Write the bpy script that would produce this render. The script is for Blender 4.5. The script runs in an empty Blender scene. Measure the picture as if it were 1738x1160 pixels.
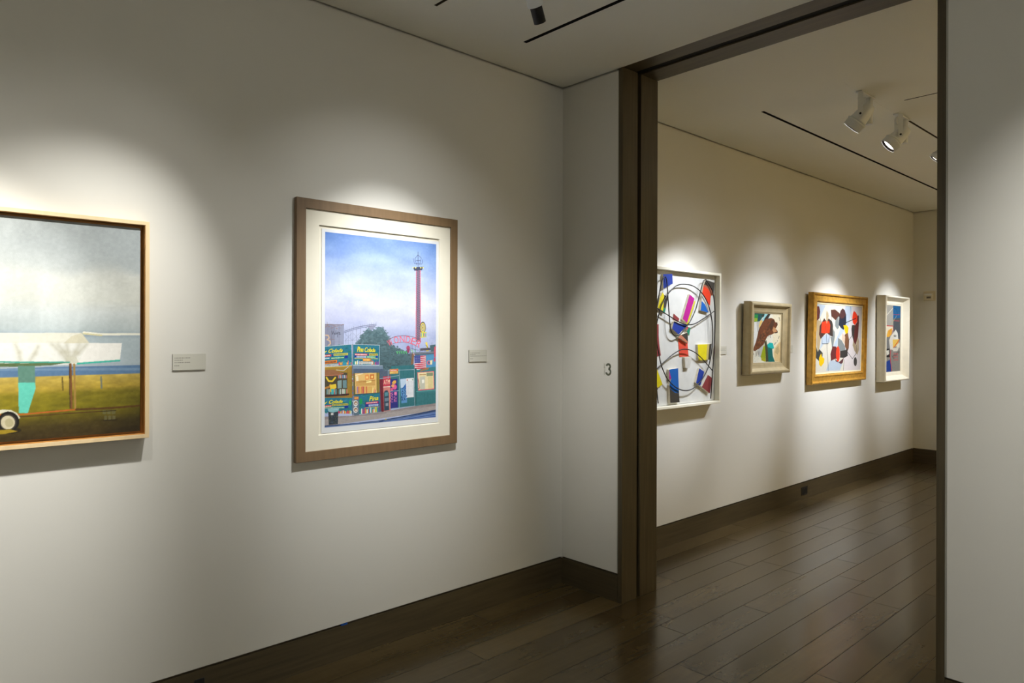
import bpy, bmesh, math, random
import numpy as np
from mathutils import Vector, Matrix

random.seed(7)
C = bpy.context.scene.collection
sc = bpy.context.scene

# ------------------------------------------------------------------ measures
CAM_Z = 1.5
F_PX, YAW, V0, ROLL = 1192.8, 0.8221966, 571.04, 2.634e-3      # 1738 x 1160 frame
YW = 2.9238          # long picture wall (runs through both galleries)
XE = 3.134           # wall with the doorway, near face
XE2 = 3.457          # its far face
XF = 9.335           # far wall of the second gallery
H = 3.012            # ceiling
BB = 0.1627          # underside of the wall above the baseboard
Y1, Y2 = 2.493, 0.865   # opening in the wall
LIN = 0.031             # timber lining


# ------------------------------------------------------------------ helpers
def lin(c):
    c = np.asarray(c, float)
    return np.where(c <= 0.04045, c / 12.92, ((c + 0.055) / 1.055) ** 2.4)


def S(r, g, b):
    return tuple(float(x) for x in lin((r / 255, g / 255, b / 255)))


def link(o, parent=None):
    C.objects.link(o)
    if parent is not None:
        o.parent = parent
    return o


def tag(o, label, cat, group=None, kind=None):
    if label:
        o['label'] = label
    if cat:
        o['category'] = cat
    if group:
        o['group'] = group
    if kind:
        o['kind'] = kind
    return o


def thing(name, label, cat, M=None, group=None):
    o = bpy.data.objects.new(name, None)
    o.empty_display_size = 0.05
    link(o)
    if M is not None:
        o.matrix_world = M
    return tag(o, label, cat, group)


class MB:
    def __init__(s):
        s.v, s.f, s.m, s.smooth = [], [], [], []

    def add(s, vs, fs, mi=0, smooth=False):
        k = len(s.v)
        s.v += [tuple(map(float, p)) for p in vs]
        s.f += [tuple(i + k for i in f) for f in fs]
        s.m += [mi] * len(fs)
        s.smooth += [smooth] * len(fs)
        return s

    def box(s, a, b, mi=0):
        x0, y0, z0 = a
        x1, y1, z1 = b
        vs = [(x0, y0, z0), (x1, y0, z0), (x1, y1, z0), (x0, y1, z0), (x0, y0, z1), (x1, y0, z1), (x1, y1, z1), (x0, y1, z1)]
        return s.add(vs, [(0, 3, 2, 1), (4, 5, 6, 7), (0, 1, 5, 4), (1, 2, 6, 5), (2, 3, 7, 6), (3, 0, 4, 7)], mi)

    def prism(s, prof, fn, t0, t1, mi=0):
        """prof: 2D polygon; fn(a,b,t) -> xyz"""
        n = len(prof)
        vs = [fn(a, b, t0) for a, b in prof] + [fn(a, b, t1) for a, b in prof]
        fs = [tuple(range(n))[::-1], tuple(range(n, 2 * n))]
        fs += [(i, (i + 1) % n, n + (i + 1) % n, n + i) for i in range(n)]
        return s.add(vs, fs, mi)

    def lathe(s, prof, M, n=32, mi=0, cap0=True, cap1=True):
        """prof: (radius, z) list along local z of M"""
        vs, fs = [], []
        for r, z in prof:
            for k in range(n):
                a = 2 * math.pi * k / n
                vs.append(M @ Vector((r * math.cos(a), r * math.sin(a), z)))
        for j in range(len(prof) - 1):
            for k in range(n):
                k2 = (k + 1) % n
                fs.append((j * n + k, j * n + k2, (j + 1) * n + k2, (j + 1) * n + k))
        s.add(vs, fs, mi, True)
        base = len(s.v) - len(vs)
        if cap0:
            s.f.append(tuple(base + k for k in range(n))[::-1]); s.m.append(mi); s.smooth.append(False)
        if cap1:
            s.f.append(tuple(base + (len(prof) - 1) * n + k for k in range(n))); s.m.append(mi); s.smooth.append(False)
        return s

    def tube(s, pts, r, n=8, mi=0):
        P = [Vector(p) for p in pts]
        vs, fs = [], []
        up = Vector((0.13, 1, 0.07)).normalized()
        for i, p in enumerate(P):
            t = (P[min(i + 1, len(P) - 1)] - P[max(i - 1, 0)]).normalized()
            a = t.cross(up).normalized()
            b = a.cross(t)
            for k in range(n):
                w = 2 * math.pi * k / n
                vs.append(p + r * (math.cos(w) * a + math.sin(w) * b))
        for i in range(len(P) - 1):
            for k in range(n):
                k2 = (k + 1) % n
                fs.append((i * n + k, i * n + k2, (i + 1) * n + k2, (i + 1) * n + k))
        fs.append(tuple(range(n))[::-1])
        fs.append(tuple((len(P) - 1) * n + k for k in range(n)))
        return s.add(vs, fs, mi, True)

    def build(s, name, mats, parent=None, bevel=0.0, seg=2, recalc=True):
        me = bpy.data.meshes.new(name)
        me.from_pydata(s.v, [], s.f)
        for m in (mats if isinstance(mats, (list, tuple)) else [mats]):
            me.materials.append(m)
        me.polygons.foreach_set('material_index', s.m)
        me.polygons.foreach_set('use_smooth', s.smooth)
        if recalc:
            bm = bmesh.new(); bm.from_mesh(me)
            bmesh.ops.recalc_face_normals(bm, faces=bm.faces)
            bm.to_mesh(me); bm.free()
        me.update()
        o = link(bpy.data.objects.new(name, me), parent)
        if bevel:
            b = o.modifiers.new('bevel', 'BEVEL')
            b.width, b.segments, b.limit_method, b.angle_limit = bevel, seg, 'ANGLE', math.radians(40)
        return o


def struct(name, mb, mat, parent=None, **k):
    o = mb.build(name, mat, parent, **k)
    o['kind'] = 'structure'
    return o


# ------------------------------------------------------------------ materials
def new_mat(name):
    m = bpy.data.materials.new(name)
    m.use_nodes = True
    nt = m.node_tree
    return m, nt, nt.nodes, nt.links, nt.nodes['Principled BSDF']


def surface(name, rgb, rough=0.5, var=0.06, scale=(6, 6, 6), bump=0.0, metal=0.0, spec=0.5, detail=4.0, coat=0.0):
    """colour with a little procedural mottling and grain (object coordinates)"""
    m, nt, N, Lk, B = new_mat(name)
    tc = N.new('ShaderNodeTexCoord'); mp = N.new('ShaderNodeMapping')
    mp.inputs['Scale'].default_value = scale
    Lk.new(tc.outputs['Object'], mp.inputs['Vector'])
    nz = N.new('ShaderNodeTexNoise'); nz.inputs['Scale'].default_value = 1.0; nz.inputs['Detail'].default_value = detail
    Lk.new(mp.outputs['Vector'], nz.inputs['Vector'])
    cr = N.new('ShaderNodeValToRGB')
    lo = [c * (1 - var) for c in rgb]; hi = [min(1, c * (1 + var)) for c in rgb]
    cr.color_ramp.elements[0].position = 0.3; cr.color_ramp.elements[0].color = (*lo, 1)
    cr.color_ramp.elements[1].position = 0.7; cr.color_ramp.elements[1].color = (*hi, 1)
    Lk.new(nz.outputs['Fac'], cr.inputs['Fac'])
    Lk.new(cr.outputs['Color'], B.inputs['Base Color'])
    B.inputs['Roughness'].default_value = rough
    B.inputs['Metallic'].default_value = metal
    B.inputs['Specular IOR Level'].default_value = spec
    B.inputs['Coat Weight'].default_value = coat
    if bump:
        bp = N.new('ShaderNodeBump'); bp.inputs['Strength'].default_value = bump; bp.inputs['Distance'].default_value = 0.001
        Lk.new(nz.outputs['Fac'], bp.inputs['Height']); Lk.new(bp.outputs['Normal'], B.inputs['Normal'])
    return m


def painted_attr(name, rough=0.6, spec=0.3, bump=0.0, bscale=900):
    """pigment laid on a sheet: colour per point of the sheet"""
    m, nt, N, Lk, B = new_mat(name)
    at = N.new('ShaderNodeAttribute'); at.attribute_name = 'pigment'
    Lk.new(at.outputs['Color'], B.inputs['Base Color'])
    B.inputs['Roughness'].default_value = rough
    B.inputs['Specular IOR Level'].default_value = spec
    if bump:
        tc = N.new('ShaderNodeTexCoord'); nz = N.new('ShaderNodeTexNoise'); nz.inputs['Scale'].default_value = bscale
        Lk.new(tc.outputs['Object'], nz.inputs['Vector'])
        bp = N.new('ShaderNodeBump'); bp.inputs['Strength'].default_value = bump; bp.inputs['Distance'].default_value = 0.001
        Lk.new(nz.outputs['Fac'], bp.inputs['Height']); Lk.new(bp.outputs['Normal'], B.inputs['Normal'])
    return m


def glow(name, rgb, strength):
    m, nt, N, Lk, B = new_mat(name)
    B.inputs['Base Color'].default_value = (0.8, 0.8, 0.8, 1)
    B.inputs['Emission Color'].default_value = (*rgb, 1)
    B.inputs['Emission Strength'].default_value = strength
    B.inputs['Roughness'].default_value = 0.2
    return m


def plank_floor():
    m, nt, N, Lk, B = new_mat('smoked_oak_planks')

    def math_(op, a, b=None, c=None):
        n = N.new('ShaderNodeMath'); n.operation = op
        for i, x in enumerate((a, b, c)):
            if x is None:
                continue
            if isinstance(x, (int, float)):
                n.inputs[i].default_value = x
            else:
                Lk.new(x, n.inputs[i])
        return n.outputs[0]

    tc = N.new('ShaderNodeTexCoord'); sp = N.new('ShaderNodeSeparateXYZ')
    Lk.new(tc.outputs['Object'], sp.inputs[0])
    X, Y = sp.outputs['X'], sp.outputs['Y']
    W = 0.1555
    ry = math_('DIVIDE', math_('SUBTRACT', Y, 2.150 - 40 * W), W)
    row = math_('FLOOR', ry); fy = math_('FRACT', ry)
    wn = N.new('ShaderNodeTexWhiteNoise'); wn.noise_dimensions = '1D'; Lk.new(row, wn.inputs['W'])
    ln = math_('ADD', 1.15, math_('MULTIPLY', wn.outputs['Value'], 0.7))
    wn2 = N.new('ShaderNodeTexWhiteNoise'); wn2.noise_dimensions = '1D'; Lk.new(math_('ADD', row, 31.7), wn2.inputs['W'])
    rx = math_('ADD', math_('DIVIDE', math_('ADD', X, 20.0), ln), math_('MULTIPLY', wn2.outputs['Value'], 7.0))
    col = math_('FLOOR', rx); fx = math_('FRACT', rx)
    # distance to the plank's edges in metres
    ey = math_('MULTIPLY', math_('MINIMUM', fy, math_('SUBTRACT', 1.0, fy)), W)
    ex = math_('MULTIPLY', math_('MINIMUM', fx, math_('SUBTRACT', 1.0, fx)), ln)
    e = math_('MINIMUM', ey, ex)
    seam = N.new('ShaderNodeMapRange'); seam.inputs['From Min'].default_value = 0.0006; seam.inputs['From Max'].default_value = 0.0024
    Lk.new(e, seam.inputs['Value'])
    cv = N.new('ShaderNodeCombineXYZ'); Lk.new(row, cv.inputs[0]); Lk.new(col, cv.inputs[1])
    wn3 = N.new('ShaderNodeTexWhiteNoise'); wn3.noise_dimensions = '3D'; Lk.new(cv.outputs[0], wn3.inputs['Vector'])
    # grain: stretched along the plank, shifted from plank to plank
    gv = N.new('ShaderNodeCombineXYZ')
    Lk.new(math_('ADD', math_('MULTIPLY', X, 2.2), math_('MULTIPLY', wn3.outputs['Value'], 50.0)), gv.inputs[0])
    Lk.new(math_('MULTIPLY', Y, 26.0), gv.inputs[1]); Lk.new(math_('MULTIPLY', wn3.outputs['Value'], 19.0), gv.inputs[2])
    g = N.new('ShaderNodeTexNoise'); g.inputs['Scale'].default_value = 1.0; g.inputs['Detail'].default_value = 6; g.inputs['Distortion'].default_value = 0.8
    Lk.new(gv.outputs[0], g.inputs['Vector'])
    # cross-grain saw marks
    sv = N.new('ShaderNodeCombineXYZ')
    Lk.new(math_('MULTIPLY', X, 70.0), sv.inputs[0]); Lk.new(math_('MULTIPLY', Y, 9.0), sv.inputs[1])
    g2 = N.new('ShaderNodeTexNoise'); g2.inputs['Scale'].default_value = 1.0; g2.inputs['Detail'].default_value = 3
    Lk.new(sv.outputs[0], g2.inputs['Vector'])
    cl = N.new('ShaderNodeTexNoise'); cl.inputs['Scale'].default_value = 2.5; cl.inputs['Detail'].default_value = 2
    Lk.new(tc.outputs['Object'], cl.inputs['Vector'])
    t = math_('ADD', math_('MULTIPLY', wn3.outputs['Value'], 0.46), math_('MULTIPLY', g.outputs['Fac'], 0.42))
    t = math_('ADD', t, math_('MULTIPLY', g2.outputs['Fac'], 0.14))
    t = math_('ADD', t, math_('MULTIPLY', cl.outputs['Fac'], 0.14))
    ramp = N.new('ShaderNodeValToRGB')
    E = ramp.color_ramp.elements
    E[0].position = 0.22; E[0].color = (*FLOOR_D, 1)
    E[1].position = 0.92; E[1].color = (*FLOOR_L, 1)
    Lk.new(t, ramp.inputs['Fac'])
    mx = N.new('ShaderNodeMix'); mx.data_type = 'RGBA'
    mx.inputs['A'].default_value = (0.022, 0.015, 0.008, 1)
    Lk.new(seam.outputs['Result'], mx.inputs['Factor']); Lk.new(ramp.outputs['Color'], mx.inputs['B'])
    Lk.new(mx.outputs['Result'], B.inputs['Base Color'])
    rg = math_('ADD', 0.155, math_('MULTIPLY', g.outputs['Fac'], 0.09))
    rg = math_('ADD', rg, math_('MULTIPLY', wn3.outputs['Value'], 0.05))
    rg = math_('ADD', rg, math_('MULTIPLY', math_('SUBTRACT', 1.0, seam.outputs['Result']), 0.35))
    Lk.new(rg, B.inputs['Roughness'])
    Lk.new(math_('MULTIPLY', seam.outputs['Result'], 0.66), B.inputs['Specular IOR Level'])
    B.inputs['Specular Tint'].default_value = (1.0, 0.92, 0.66, 1)
    ht = math_('ADD', math_('MULTIPLY', seam.outputs['Result'], 1.0), math_('MULTIPLY', g.outputs['Fac'], 0.12))
    ht = math_('ADD', ht, math_('MULTIPLY', g2.outputs['Fac'], 0.10))
    bp = N.new('ShaderNodeBump'); bp.inputs['Strength'].default_value = 0.22; bp.inputs['Distance'].default_value = 0.0012
    Lk.new(ht, bp.inputs['Height']); Lk.new(bp.outputs['Normal'], B.inputs['Normal'])
    return m


FLOOR_D, FLOOR_L = (0.046, 0.031, 0.013), (0.140, 0.100, 0.045)
M_WALL = surface('wall_paint', (0.705, 0.69, 0.635), 0.75, 0.012, (1.5, 1.5, 1.5), spec=0.25)
M_CEIL = surface('ceiling_paint', (0.90, 0.895, 0.83), 0.85, 0.012, (1.5, 1.5, 1.5), spec=0.2)
M_TRIMX = surface('fumed_oak_along_x', (0.074, 0.056, 0.029), 0.42, 0.22, (3, 60, 60), 0.12)
M_TRIMY = surface('fumed_oak_along_y', (0.074, 0.056, 0.029), 0.42, 0.22, (60, 3, 60), 0.12)
M_TRIMZ = surface('fumed_oak_upright', (0.074, 0.056, 0.029), 0.42, 0.22, (60, 60, 3), 0.12)
M_BLACK = surface('matt_black', (0.006, 0.006, 0.006), 0.6, 0.1)
M_SLOT = surface('slot_black', (0.004, 0.004, 0.004), 0.9, 0.1)
M_BEAD = surface('corner_bead_metal', (0.42, 0.41, 0.36), 0.4, 0.05, metal=0.4)
M_TRACK = surface('track_bronze', (0.09, 0.075, 0.05), 0.5, 0.08)
M_FLOOR = plank_floor()

# ------------------------------------------------------------------ camera maths (rays of the photograph)
_f = np.array([math.cos(YAW), math.sin(YAW), 0.0]); _r = np.array([math.sin(YAW), -math.cos(YAW), 0.0]); _u = np.array([0, 0, 1.0])
CAM = np.array([0, 0, CAM_Z])


def ray(u, v):
    a, b = u - 869.0, v - V0
    c, s = math.cos(ROLL), math.sin(ROLL)
    a, b = a * c + b * s, -a * s + b * c
    return _f + _r * (a / F_PX) - _u * (b / F_PX)


def hit(pts, M, d):
    """photo pixels -> (x, z) on the sheet that lies d in front of the back of a hung work with matrix M"""
    Mi = np.array(M.inverted())
    o = Mi[:3, :3] @ CAM + Mi[:3, 3]
    out = []
    for u, v in pts:
        q = Mi[:3, :3] @ ray(u, v)
        t = (-d - o[1]) / q[1]
        out.append((o[0] + q[0] * t, o[2] + q[2] * t))
    return out


class Crop:
    """coordinates read off an enlarged detail of the photograph"""
    def __init__(s, x, y, k):
        s.x, s.y, s.k = x, y, k

    def __call__(s, pts):
        return [(s.x + a / s.k, s.y + b / s.k) for a, b in pts]


# ------------------------------------------------------------------ painting on sheets
def vnoise(h, w, cy, cx, seed, octv=3):
    rng = np.random.default_rng(seed)
    out = np.zeros((h, w)); amp = 1.0; tot = 0
    for k in range(octv):
        gy, gx = int(cy * 2 ** k) + 2, int(cx * 2 ** k) + 2
        g = rng.random((gy, gx))
        yy = np.linspace(0, gy - 1.001, h); xx = np.linspace(0, gx - 1.001, w)
        y0, x0 = yy.astype(int), xx.astype(int)
        fy = (yy - y0)[:, None]; fx = (xx - x0)[None, :]
        fy = fy * fy * (3 - 2 * fy); fx = fx * fx * (3 - 2 * fx)
        a = g[y0][:, x0]; b = g[y0][:, x0 + 1]; c = g[y0 + 1][:, x0]; d = g[y0 + 1][:, x0 + 1]
        out += amp * ((a * (1 - fx) + b * fx) * (1 - fy) + (c * (1 - fx) + d * fx) * fy)
        tot += amp; amp *= 0.5
    return out / tot


_TX = {}


def text_tris(s):
    if s not in _TX:
        cu = bpy.data.curves.new('lettering', 'FONT'); cu.body = s; cu.resolution_u = 3
        ob = bpy.data.objects.new('lettering', cu)
        C.objects.link(ob)
        bpy.context.view_layer.update()
        me = bpy.data.meshes.new_from_object(ob.evaluated_get(bpy.context.evaluated_depsgraph_get()))
        V = np.array([v.co[:2] for v in me.vertices])
        V = (V - V.min(0)) / (V.max(0) - V.min(0))
        F = [tuple(p.vertices) for p in me.polygons]
        bpy.data.objects.remove(ob); bpy.data.meshes.remove(me); bpy.data.curves.remove(cu)
        _TX[s] = (V, F)
    return _TX[s]


class Paint:
    def __init__(s, M, d, x0, x1, z0, z1, nx, base=(230, 230, 230), ss=2):
        s.M, s.d, s.box, s.ss = M, d, (x0, x1, z0, z1), ss
        s.nx = nx; s.ny = int(round(nx * (z1 - z0) / (x1 - x0)))
        s.w, s.h = s.nx * ss, s.ny * ss
        s.img = np.empty((s.h, s.w, 3)); s.img[:] = base
        s.cr = None

    def arr(s, pts, cr=None):
        cr = cr or s.cr
        x0, x1, z0, z1 = s.box
        q = np.array(hit(cr(pts), s.M, s.d))
        return np.stack([(q[:, 0] - x0) / (x1 - x0) * s.w, (z1 - q[:, 1]) / (z1 - z0) * s.h], 1)

    def _fill(s, A, col, a=1.0, soft=0):
        x0, y0 = np.floor(A.min(0)).astype(int) - 1; x1, y1 = np.ceil(A.max(0)).astype(int) + 1
        x0, y0, x1, y1 = max(x0, 0), max(y0, 0), min(x1, s.w), min(y1, s.h)
        if x1 <= x0 or y1 <= y0:
            return
        X, Y = np.meshgrid(np.arange(x0, x1) + .5, np.arange(y0, y1) + .5)
        ins = np.zeros(X.shape, bool)
        for i in range(len(A)):
            (ax, ay), (bx, by) = A[i], A[i - 1]
            if ay == by:
                continue
            c = ((ay > Y) != (by > Y)) & (X < (bx - ax) * (Y - ay) / (by - ay) + ax)
            ins ^= c
        sub = s.img[y0:y1, x0:x1]
        sub[ins] = sub[ins] * (1 - a) + np.array(col, float) * a

    def poly(s, pts, col, a=1.0, cr=None):
        s._fill(s.arr(pts, cr), col, a)

    def ell(s, cx, cy, rx, ry, col, a=1.0, rot=0, cr=None):
        t = np.linspace(0, 2 * np.pi, 28, endpoint=False)
        x, y = rx * np.cos(t), ry * np.sin(t)
        c, n = math.cos(rot), math.sin(rot)
        s.poly(list(zip(cx + x * c - y * n, cy + x * n + y * c)), col, a, cr)

    def line(s, pts, w, col, a=1.0, cr=None):
        """w in units of the current detail"""
        A = s.arr(pts, cr)
        B = s.arr([pts[0], (pts[0][0], pts[0][1] + 1)], cr)
        r = max(w * np.linalg.norm(B[1] - B[0]) / 2, 0.55)
        for i in range(len(A) - 1):
            p, q = A[i], A[i + 1]
            x0, y0 = np.floor(np.minimum(p, q) - r - 1).astype(int); x1, y1 = np.ceil(np.maximum(p, q) + r + 1).astype(int)
            x0, y0, x1, y1 = max(x0, 0), max(y0, 0), min(x1, s.w), min(y1, s.h)
            if x1 <= x0 or y1 <= y0:
                continue
            X, Y = np.meshgrid(np.arange(x0, x1) + .5, np.arange(y0, y1) + .5)
            dv = q - p; L2 = max(dv @ dv, 1e-9)
            t = np.clip(((X - p[0]) * dv[0] + (Y - p[1]) * dv[1]) / L2, 0, 1)
            k = np.hypot(X - p[0] - t * dv[0], Y - p[1] - t * dv[1]) < r
            sub = s.img[y0:y1, x0:x1]
            sub[k] = sub[k] * (1 - a) + np.array(col, float) * a

    def text(s, txt, quad, col, a=1.0, cr=None):
        """quad: BL, BR, TR, TL corners of the word in the current detail"""
        V, F = text_tris(txt)
        bl, br, tr, tl = [np.array(p, float) for p in quad]
        x, y = V[:, :1], V[:, 1:]
        W = (bl * (1 - x) + br * x) * (1 - y) + (tl * (1 - x) + tr * x) * y
        A = s.arr([tuple(p) for p in W], cr)
        for f in F:
            s._fill(A[list(f)], col, a)

    def mottle(s, amt, cy, cx, seed, mask=None):
        n = (vnoise(s.h, s.w, cy, cx, seed) - .5)[..., None] * 2 * amt
        s.img += n if mask is None else n * mask

    def rows(s):
        return np.linspace(0, 1, s.h)[:, None, None]

    def sheet(s, name, mat, parent, thick, edge_mat, gain=1.0):
        """the painted sheet: a slab whose front carries the pigment"""
        im = np.clip(s.img, 0, 255).reshape(s.ny, s.ss, s.nx, s.ss, 3).mean((1, 3)) / 255
        im = lin(im) * gain
        # one vertex per cell centre, plus rim
        x0, x1, z0, z1 = s.box
        gx = np.concatenate([[x0], x0 + (np.arange(s.nx) + .5) / s.nx * (x1 - x0), [x1]])
        gz = np.concatenate([[z1], z1 - (np.arange(s.ny) + .5) / s.ny * (z1 - z0), [z0]])
        im = np.pad(im, ((1, 1), (1, 1), (0, 0)), mode='edge')
        ny, nx = len(gz), len(gx)
        V = np.zeros((ny, nx, 3)); V[..., 0] = gx[None]; V[..., 1] = -s.d; V[..., 2] = gz[:, None]
        idx = np.arange(ny * nx).reshape(ny, nx)
        Q = np.stack([idx[1:, :-1], idx[1:, 1:], idx[:-1, 1:], idx[:-1, :-1]], -1).reshape(-1, 4)
        nb = ny * nx
        y1 = -s.d + thick
        back = np.array([(x0, y1, z1), (x1, y1, z1), (x1, y1, z0), (x0, y1, z0)])
        cs = [idx[0, 0], idx[0, -1], idx[-1, -1], idx[-1, 0]]
        Vv = np.concatenate([V.reshape(-1, 3), back])
        ex = [(cs[i], nb + i, nb + (i + 1) % 4, cs[(i + 1) % 4]) for i in range(4)] + [(nb + 3, nb + 2, nb + 1, nb)]
        Qa = np.concatenate([Q, np.array(ex)])
        me = bpy.data.meshes.new(name)
        me.vertices.add(len(Vv)); me.vertices.foreach_set('co', Vv.ravel())
        me.loops.add(Qa.size); me.loops.foreach_set('vertex_index', Qa.ravel().astype(np.int32))
        me.polygons.add(len(Qa)); me.polygons.foreach_set('loop_start', np.arange(len(Qa), dtype=np.int32) * 4)
        me.update(calc_edges=True)
        at = me.attributes.new('pigment', 'FLOAT_COLOR', 'POINT')
        colr = np.ones((len(Vv), 4)); colr[:nb, :3] = im.reshape(-1, 3); colr[nb:, :3] = 0.5
        at.data.foreach_set('color', colr.ravel())
        me.materials.append(mat); me.materials.append(edge_mat)
        mi = np.zeros(len(Qa), np.int32); mi[len(Q):] = 1
        me.polygons.foreach_set('material_index', mi)
        me.validate()
        return link(bpy.data.objects.new(name, me), parent)


def frame_ring(x0, x1, z0, z1, prof, mb=None, mi=0, kx=1.0):
    """mitred moulding: prof = closed list of (inset, depth)"""
    mb = mb or MB()
    n = len(prof)
    vs = []
    for a, d in prof:
        b = a * kx
        vs += [(x0 + b, -d, z0 + a), (x1 - b, -d, z0 + a), (x1 - b, -d, z1 - a), (x0 + b, -d, z1 - a)]
    fs = []
    for i in range(n):
        j = (i + 1) % n
        for k in range(4):
            k2 = (k + 1) % 4
            fs.append((i * 4 + k, i * 4 + k2, j * 4 + k2, j * 4 + k))
    return mb.add(vs, fs, mi)


def hang(x, z, off=0.0, lean=0.0):
    """matrix of a work whose lower left back corner is at x, z on the picture wall"""
    return Matrix.Translation((x, YW - off, z)) @ Matrix.Rotation(math.radians(lean), 4, 'X')


# ------------------------------------------------------------------ the two rooms
XB, YR, YR2 = -3.4, -3.2, -2.6
WP = [(0, BB), (0, H - 0.012), (0.02, H - 0.012), (0.02, H + 0.06), (0.12, H + 0.06), (0.12, -0.06), (0.02, -0.06), (0.02, BB)]
BP = [(-0.002, 0.0), (-0.002, 0.153), (0.011, 0.153), (0.011, 0.1615), (0.0195, 0.1615), (0.0195, 0.0)]


def wall_along_x(name, y, x0, x1, s=1):
    struct(name, MB().prism(WP, lambda a, b, t: (t, y + s * a, b), x0, x1), M_WALL)


def base_along_x(name, y, x0, x1, s=1):
    struct(name, MB().prism(BP, lambda a, b, t: (t, y + s * a, b), x0, x1), M_TRIMX)


struct('floor', MB().box((XB - 0.2, YR - 0.2, -0.05), (XF + 0.2, YW + 0.13, 0)), M_FLOOR)
wall_along_x('wall_left', YW, XB - 0.1, XE + 0.15)
wall_along_x('wall_left_beyond', YW, XE + 0.15, XF + 0.1)
base_along_x('baseboard_left', YW, XB, XE)
base_along_x('baseboard_left_beyond', YW, XE2, XF)
# end wall either side of the doorway
EP = [(0, BB), (0, H - 0.012), (0.02, H - 0.012), (0.02, H + 0.06), (XE2 - XE, H + 0.06), (XE2 - XE, 0.0), (0.02, 0.0), (0.02, BB)]
struct('wall_end_left', MB().prism(EP, lambda a, b, t: (XE + a, t, b), Y1 + 0.006, YW + 0.02), M_WALL)
struct('wall_end_right', MB().prism(EP, lambda a, b, t: (XE + a, t, b), YR, Y2 - 0.006), M_WALL)
struct('baseboard_end_left', MB().prism(BP, lambda a, b, t: (XE + a, t, b), Y1 + 0.0005, YW), M_TRIMY)
struct('baseboard_end_right', MB().prism(BP, lambda a, b, t: (XE + a, t, b), YR, Y2 - 0.0005), M_TRIMY)
struct('wall_far', MB().prism(WP, lambda a, b, t: (XF + a, t, b), YR2, YW + 0.02), M_WALL)
struct('baseboard_far', MB().prism(BP, lambda a, b, t: (XF + a, t, b), YR2, YW), M_TRIMY)
struct('wall_back', MB().prism(WP, lambda a, b, t: (XB - a, t, b), YR, YW + 0.02), M_WALL)
struct('wall_right', MB().prism(WP, lambda a, b, t: (t, YR - a, b), XB - 0.1, XE + 0.1), M_WALL)
struct('wall_right_beyond', MB().prism(WP, lambda a, b, t: (t, YR2 - a, b), XE2 - 0.1, XF + 0.1), M_WALL)


def plate(name, x0, x1, y0, y1, holes, mat):
    mb = MB()
    xs = sorted({x0, x1} | {h[0] for h in holes} | {h[1] for h in holes})
    ys = sorted({y0, y1} | {h[2] for h in holes} | {h[3] for h in holes})
    # merge cells in y to keep few boxes
    for i in range(len(xs) - 1):
        run = None
        cx = (xs[i] + xs[i + 1]) / 2
        for j in range(len(ys) - 1):
            cy = (ys[j] + ys[j + 1]) / 2
            if any(h[0] < cx < h[1] and h[2] < cy < h[3] for h in holes):
                if run is not None:
                    mb.box((xs[i], run, H), (xs[i + 1], ys[j], H + 0.05)); run = None
            elif run is None:
                run = ys[j]
        if run is not None:
            mb.box((xs[i], run, H), (xs[i + 1], y1, H + 0.05))
    return struct(name, mb, mat)


SLOT_A = (2.494, 2.520, -1.6, 2.609)      # air slot, first gallery
TRK_A = (1.920, 1.938, -1.6, 2.599)       # lamp track, first gallery
SLOT_B = (4.432, 8.6, 2.300, 2.324)       # long air slot, second gallery
SLOT_C = (4.875, 4.889, -1.5, 1.585)
TRK_B = (4.30, 9.0, 1.703, 1.720)
plate('ceiling', XB, XE, YR, YW, [SLOT_A, TRK_A], M_CEIL)
plate('ceiling_beyond', XE2, XF, YR2, YW, [SLOT_B, SLOT_C, TRK_B], M_CEIL)


def channel(name, s, mat, label, cat, deep=0.045):
    x0, x1, y0, y1 = s
    mb = MB(); w = 0.002
    mb.box((x0 + 1e-4, y0 + 1e-4, H + 0.001), (x0 + w, y1 - 1e-4, H + deep)).box((x1 - w, y0 + 1e-4, H + 0.001), (x1 - 1e-4, y1 - 1e-4, H + deep))
    mb.box((x0 + 1e-4, y0 + 1e-4, H + 0.001), (x1 - 1e-4, y0 + w, H + deep)).box((x0 + 1e-4, y1 - w, H + 0.001), (x1 - 1e-4, y1 - 1e-4, H + deep))
    mb.box((x0 + 1e-4, y0 + 1e-4, H + deep - w), (x1 - 1e-4, y1 - 1e-4, H + deep))
    return tag(mb.build(name, mat), label, cat)


channel('air_slot', SLOT_A, M_SLOT, 'black linear air slot in the near ceiling, ending above the picture of booths', 'air slot')
channel('air_slot', SLOT_B, M_SLOT, 'long black linear air slot in the ceiling through the doorway', 'air slot')
channel('air_slot', SLOT_C, M_SLOT, 'thin short dark slot in the far ceiling, right of the white track lamps', 'air slot')
channel('lighting_track', TRK_A, M_TRACK, 'recessed lamp track cut by the top edge of the photo, in the near ceiling', 'lamp track', 0.03)
trk = channel('lighting_track', TRK_B, M_TRACK, 'recessed dark lamp track carrying the white lamps through the doorway', 'lamp track', 0.03)
cov = MB().box((TRK_B[0] + 0.001, TRK_B[2] + 0.0006, H + 0.0005), (5.345, TRK_B[3] - 0.0006, H + 0.0095)).build('cover_strip', M_CEIL, trk)
cov['label'] = 'white cover strip filling the lamp track'

# doorway: dark timber lining in two boards with a slot for a sliding panel between them
GX0, GX1 = 3.266, 3.298


def lining(name, mats, boxes, bead):
    t = bpy.data.objects.new(name, None); link(t); t['kind'] = 'structure'
    for i, (nm, b, mt) in enumerate(boxes):
        MB().box(*b).build(nm, mt, t, bevel=0.0015 if mt is not M_SLOT else 0)
    if bead:
        MB().box(*bead).build('corner_bead', M_BEAD, t)
    return t


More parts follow.
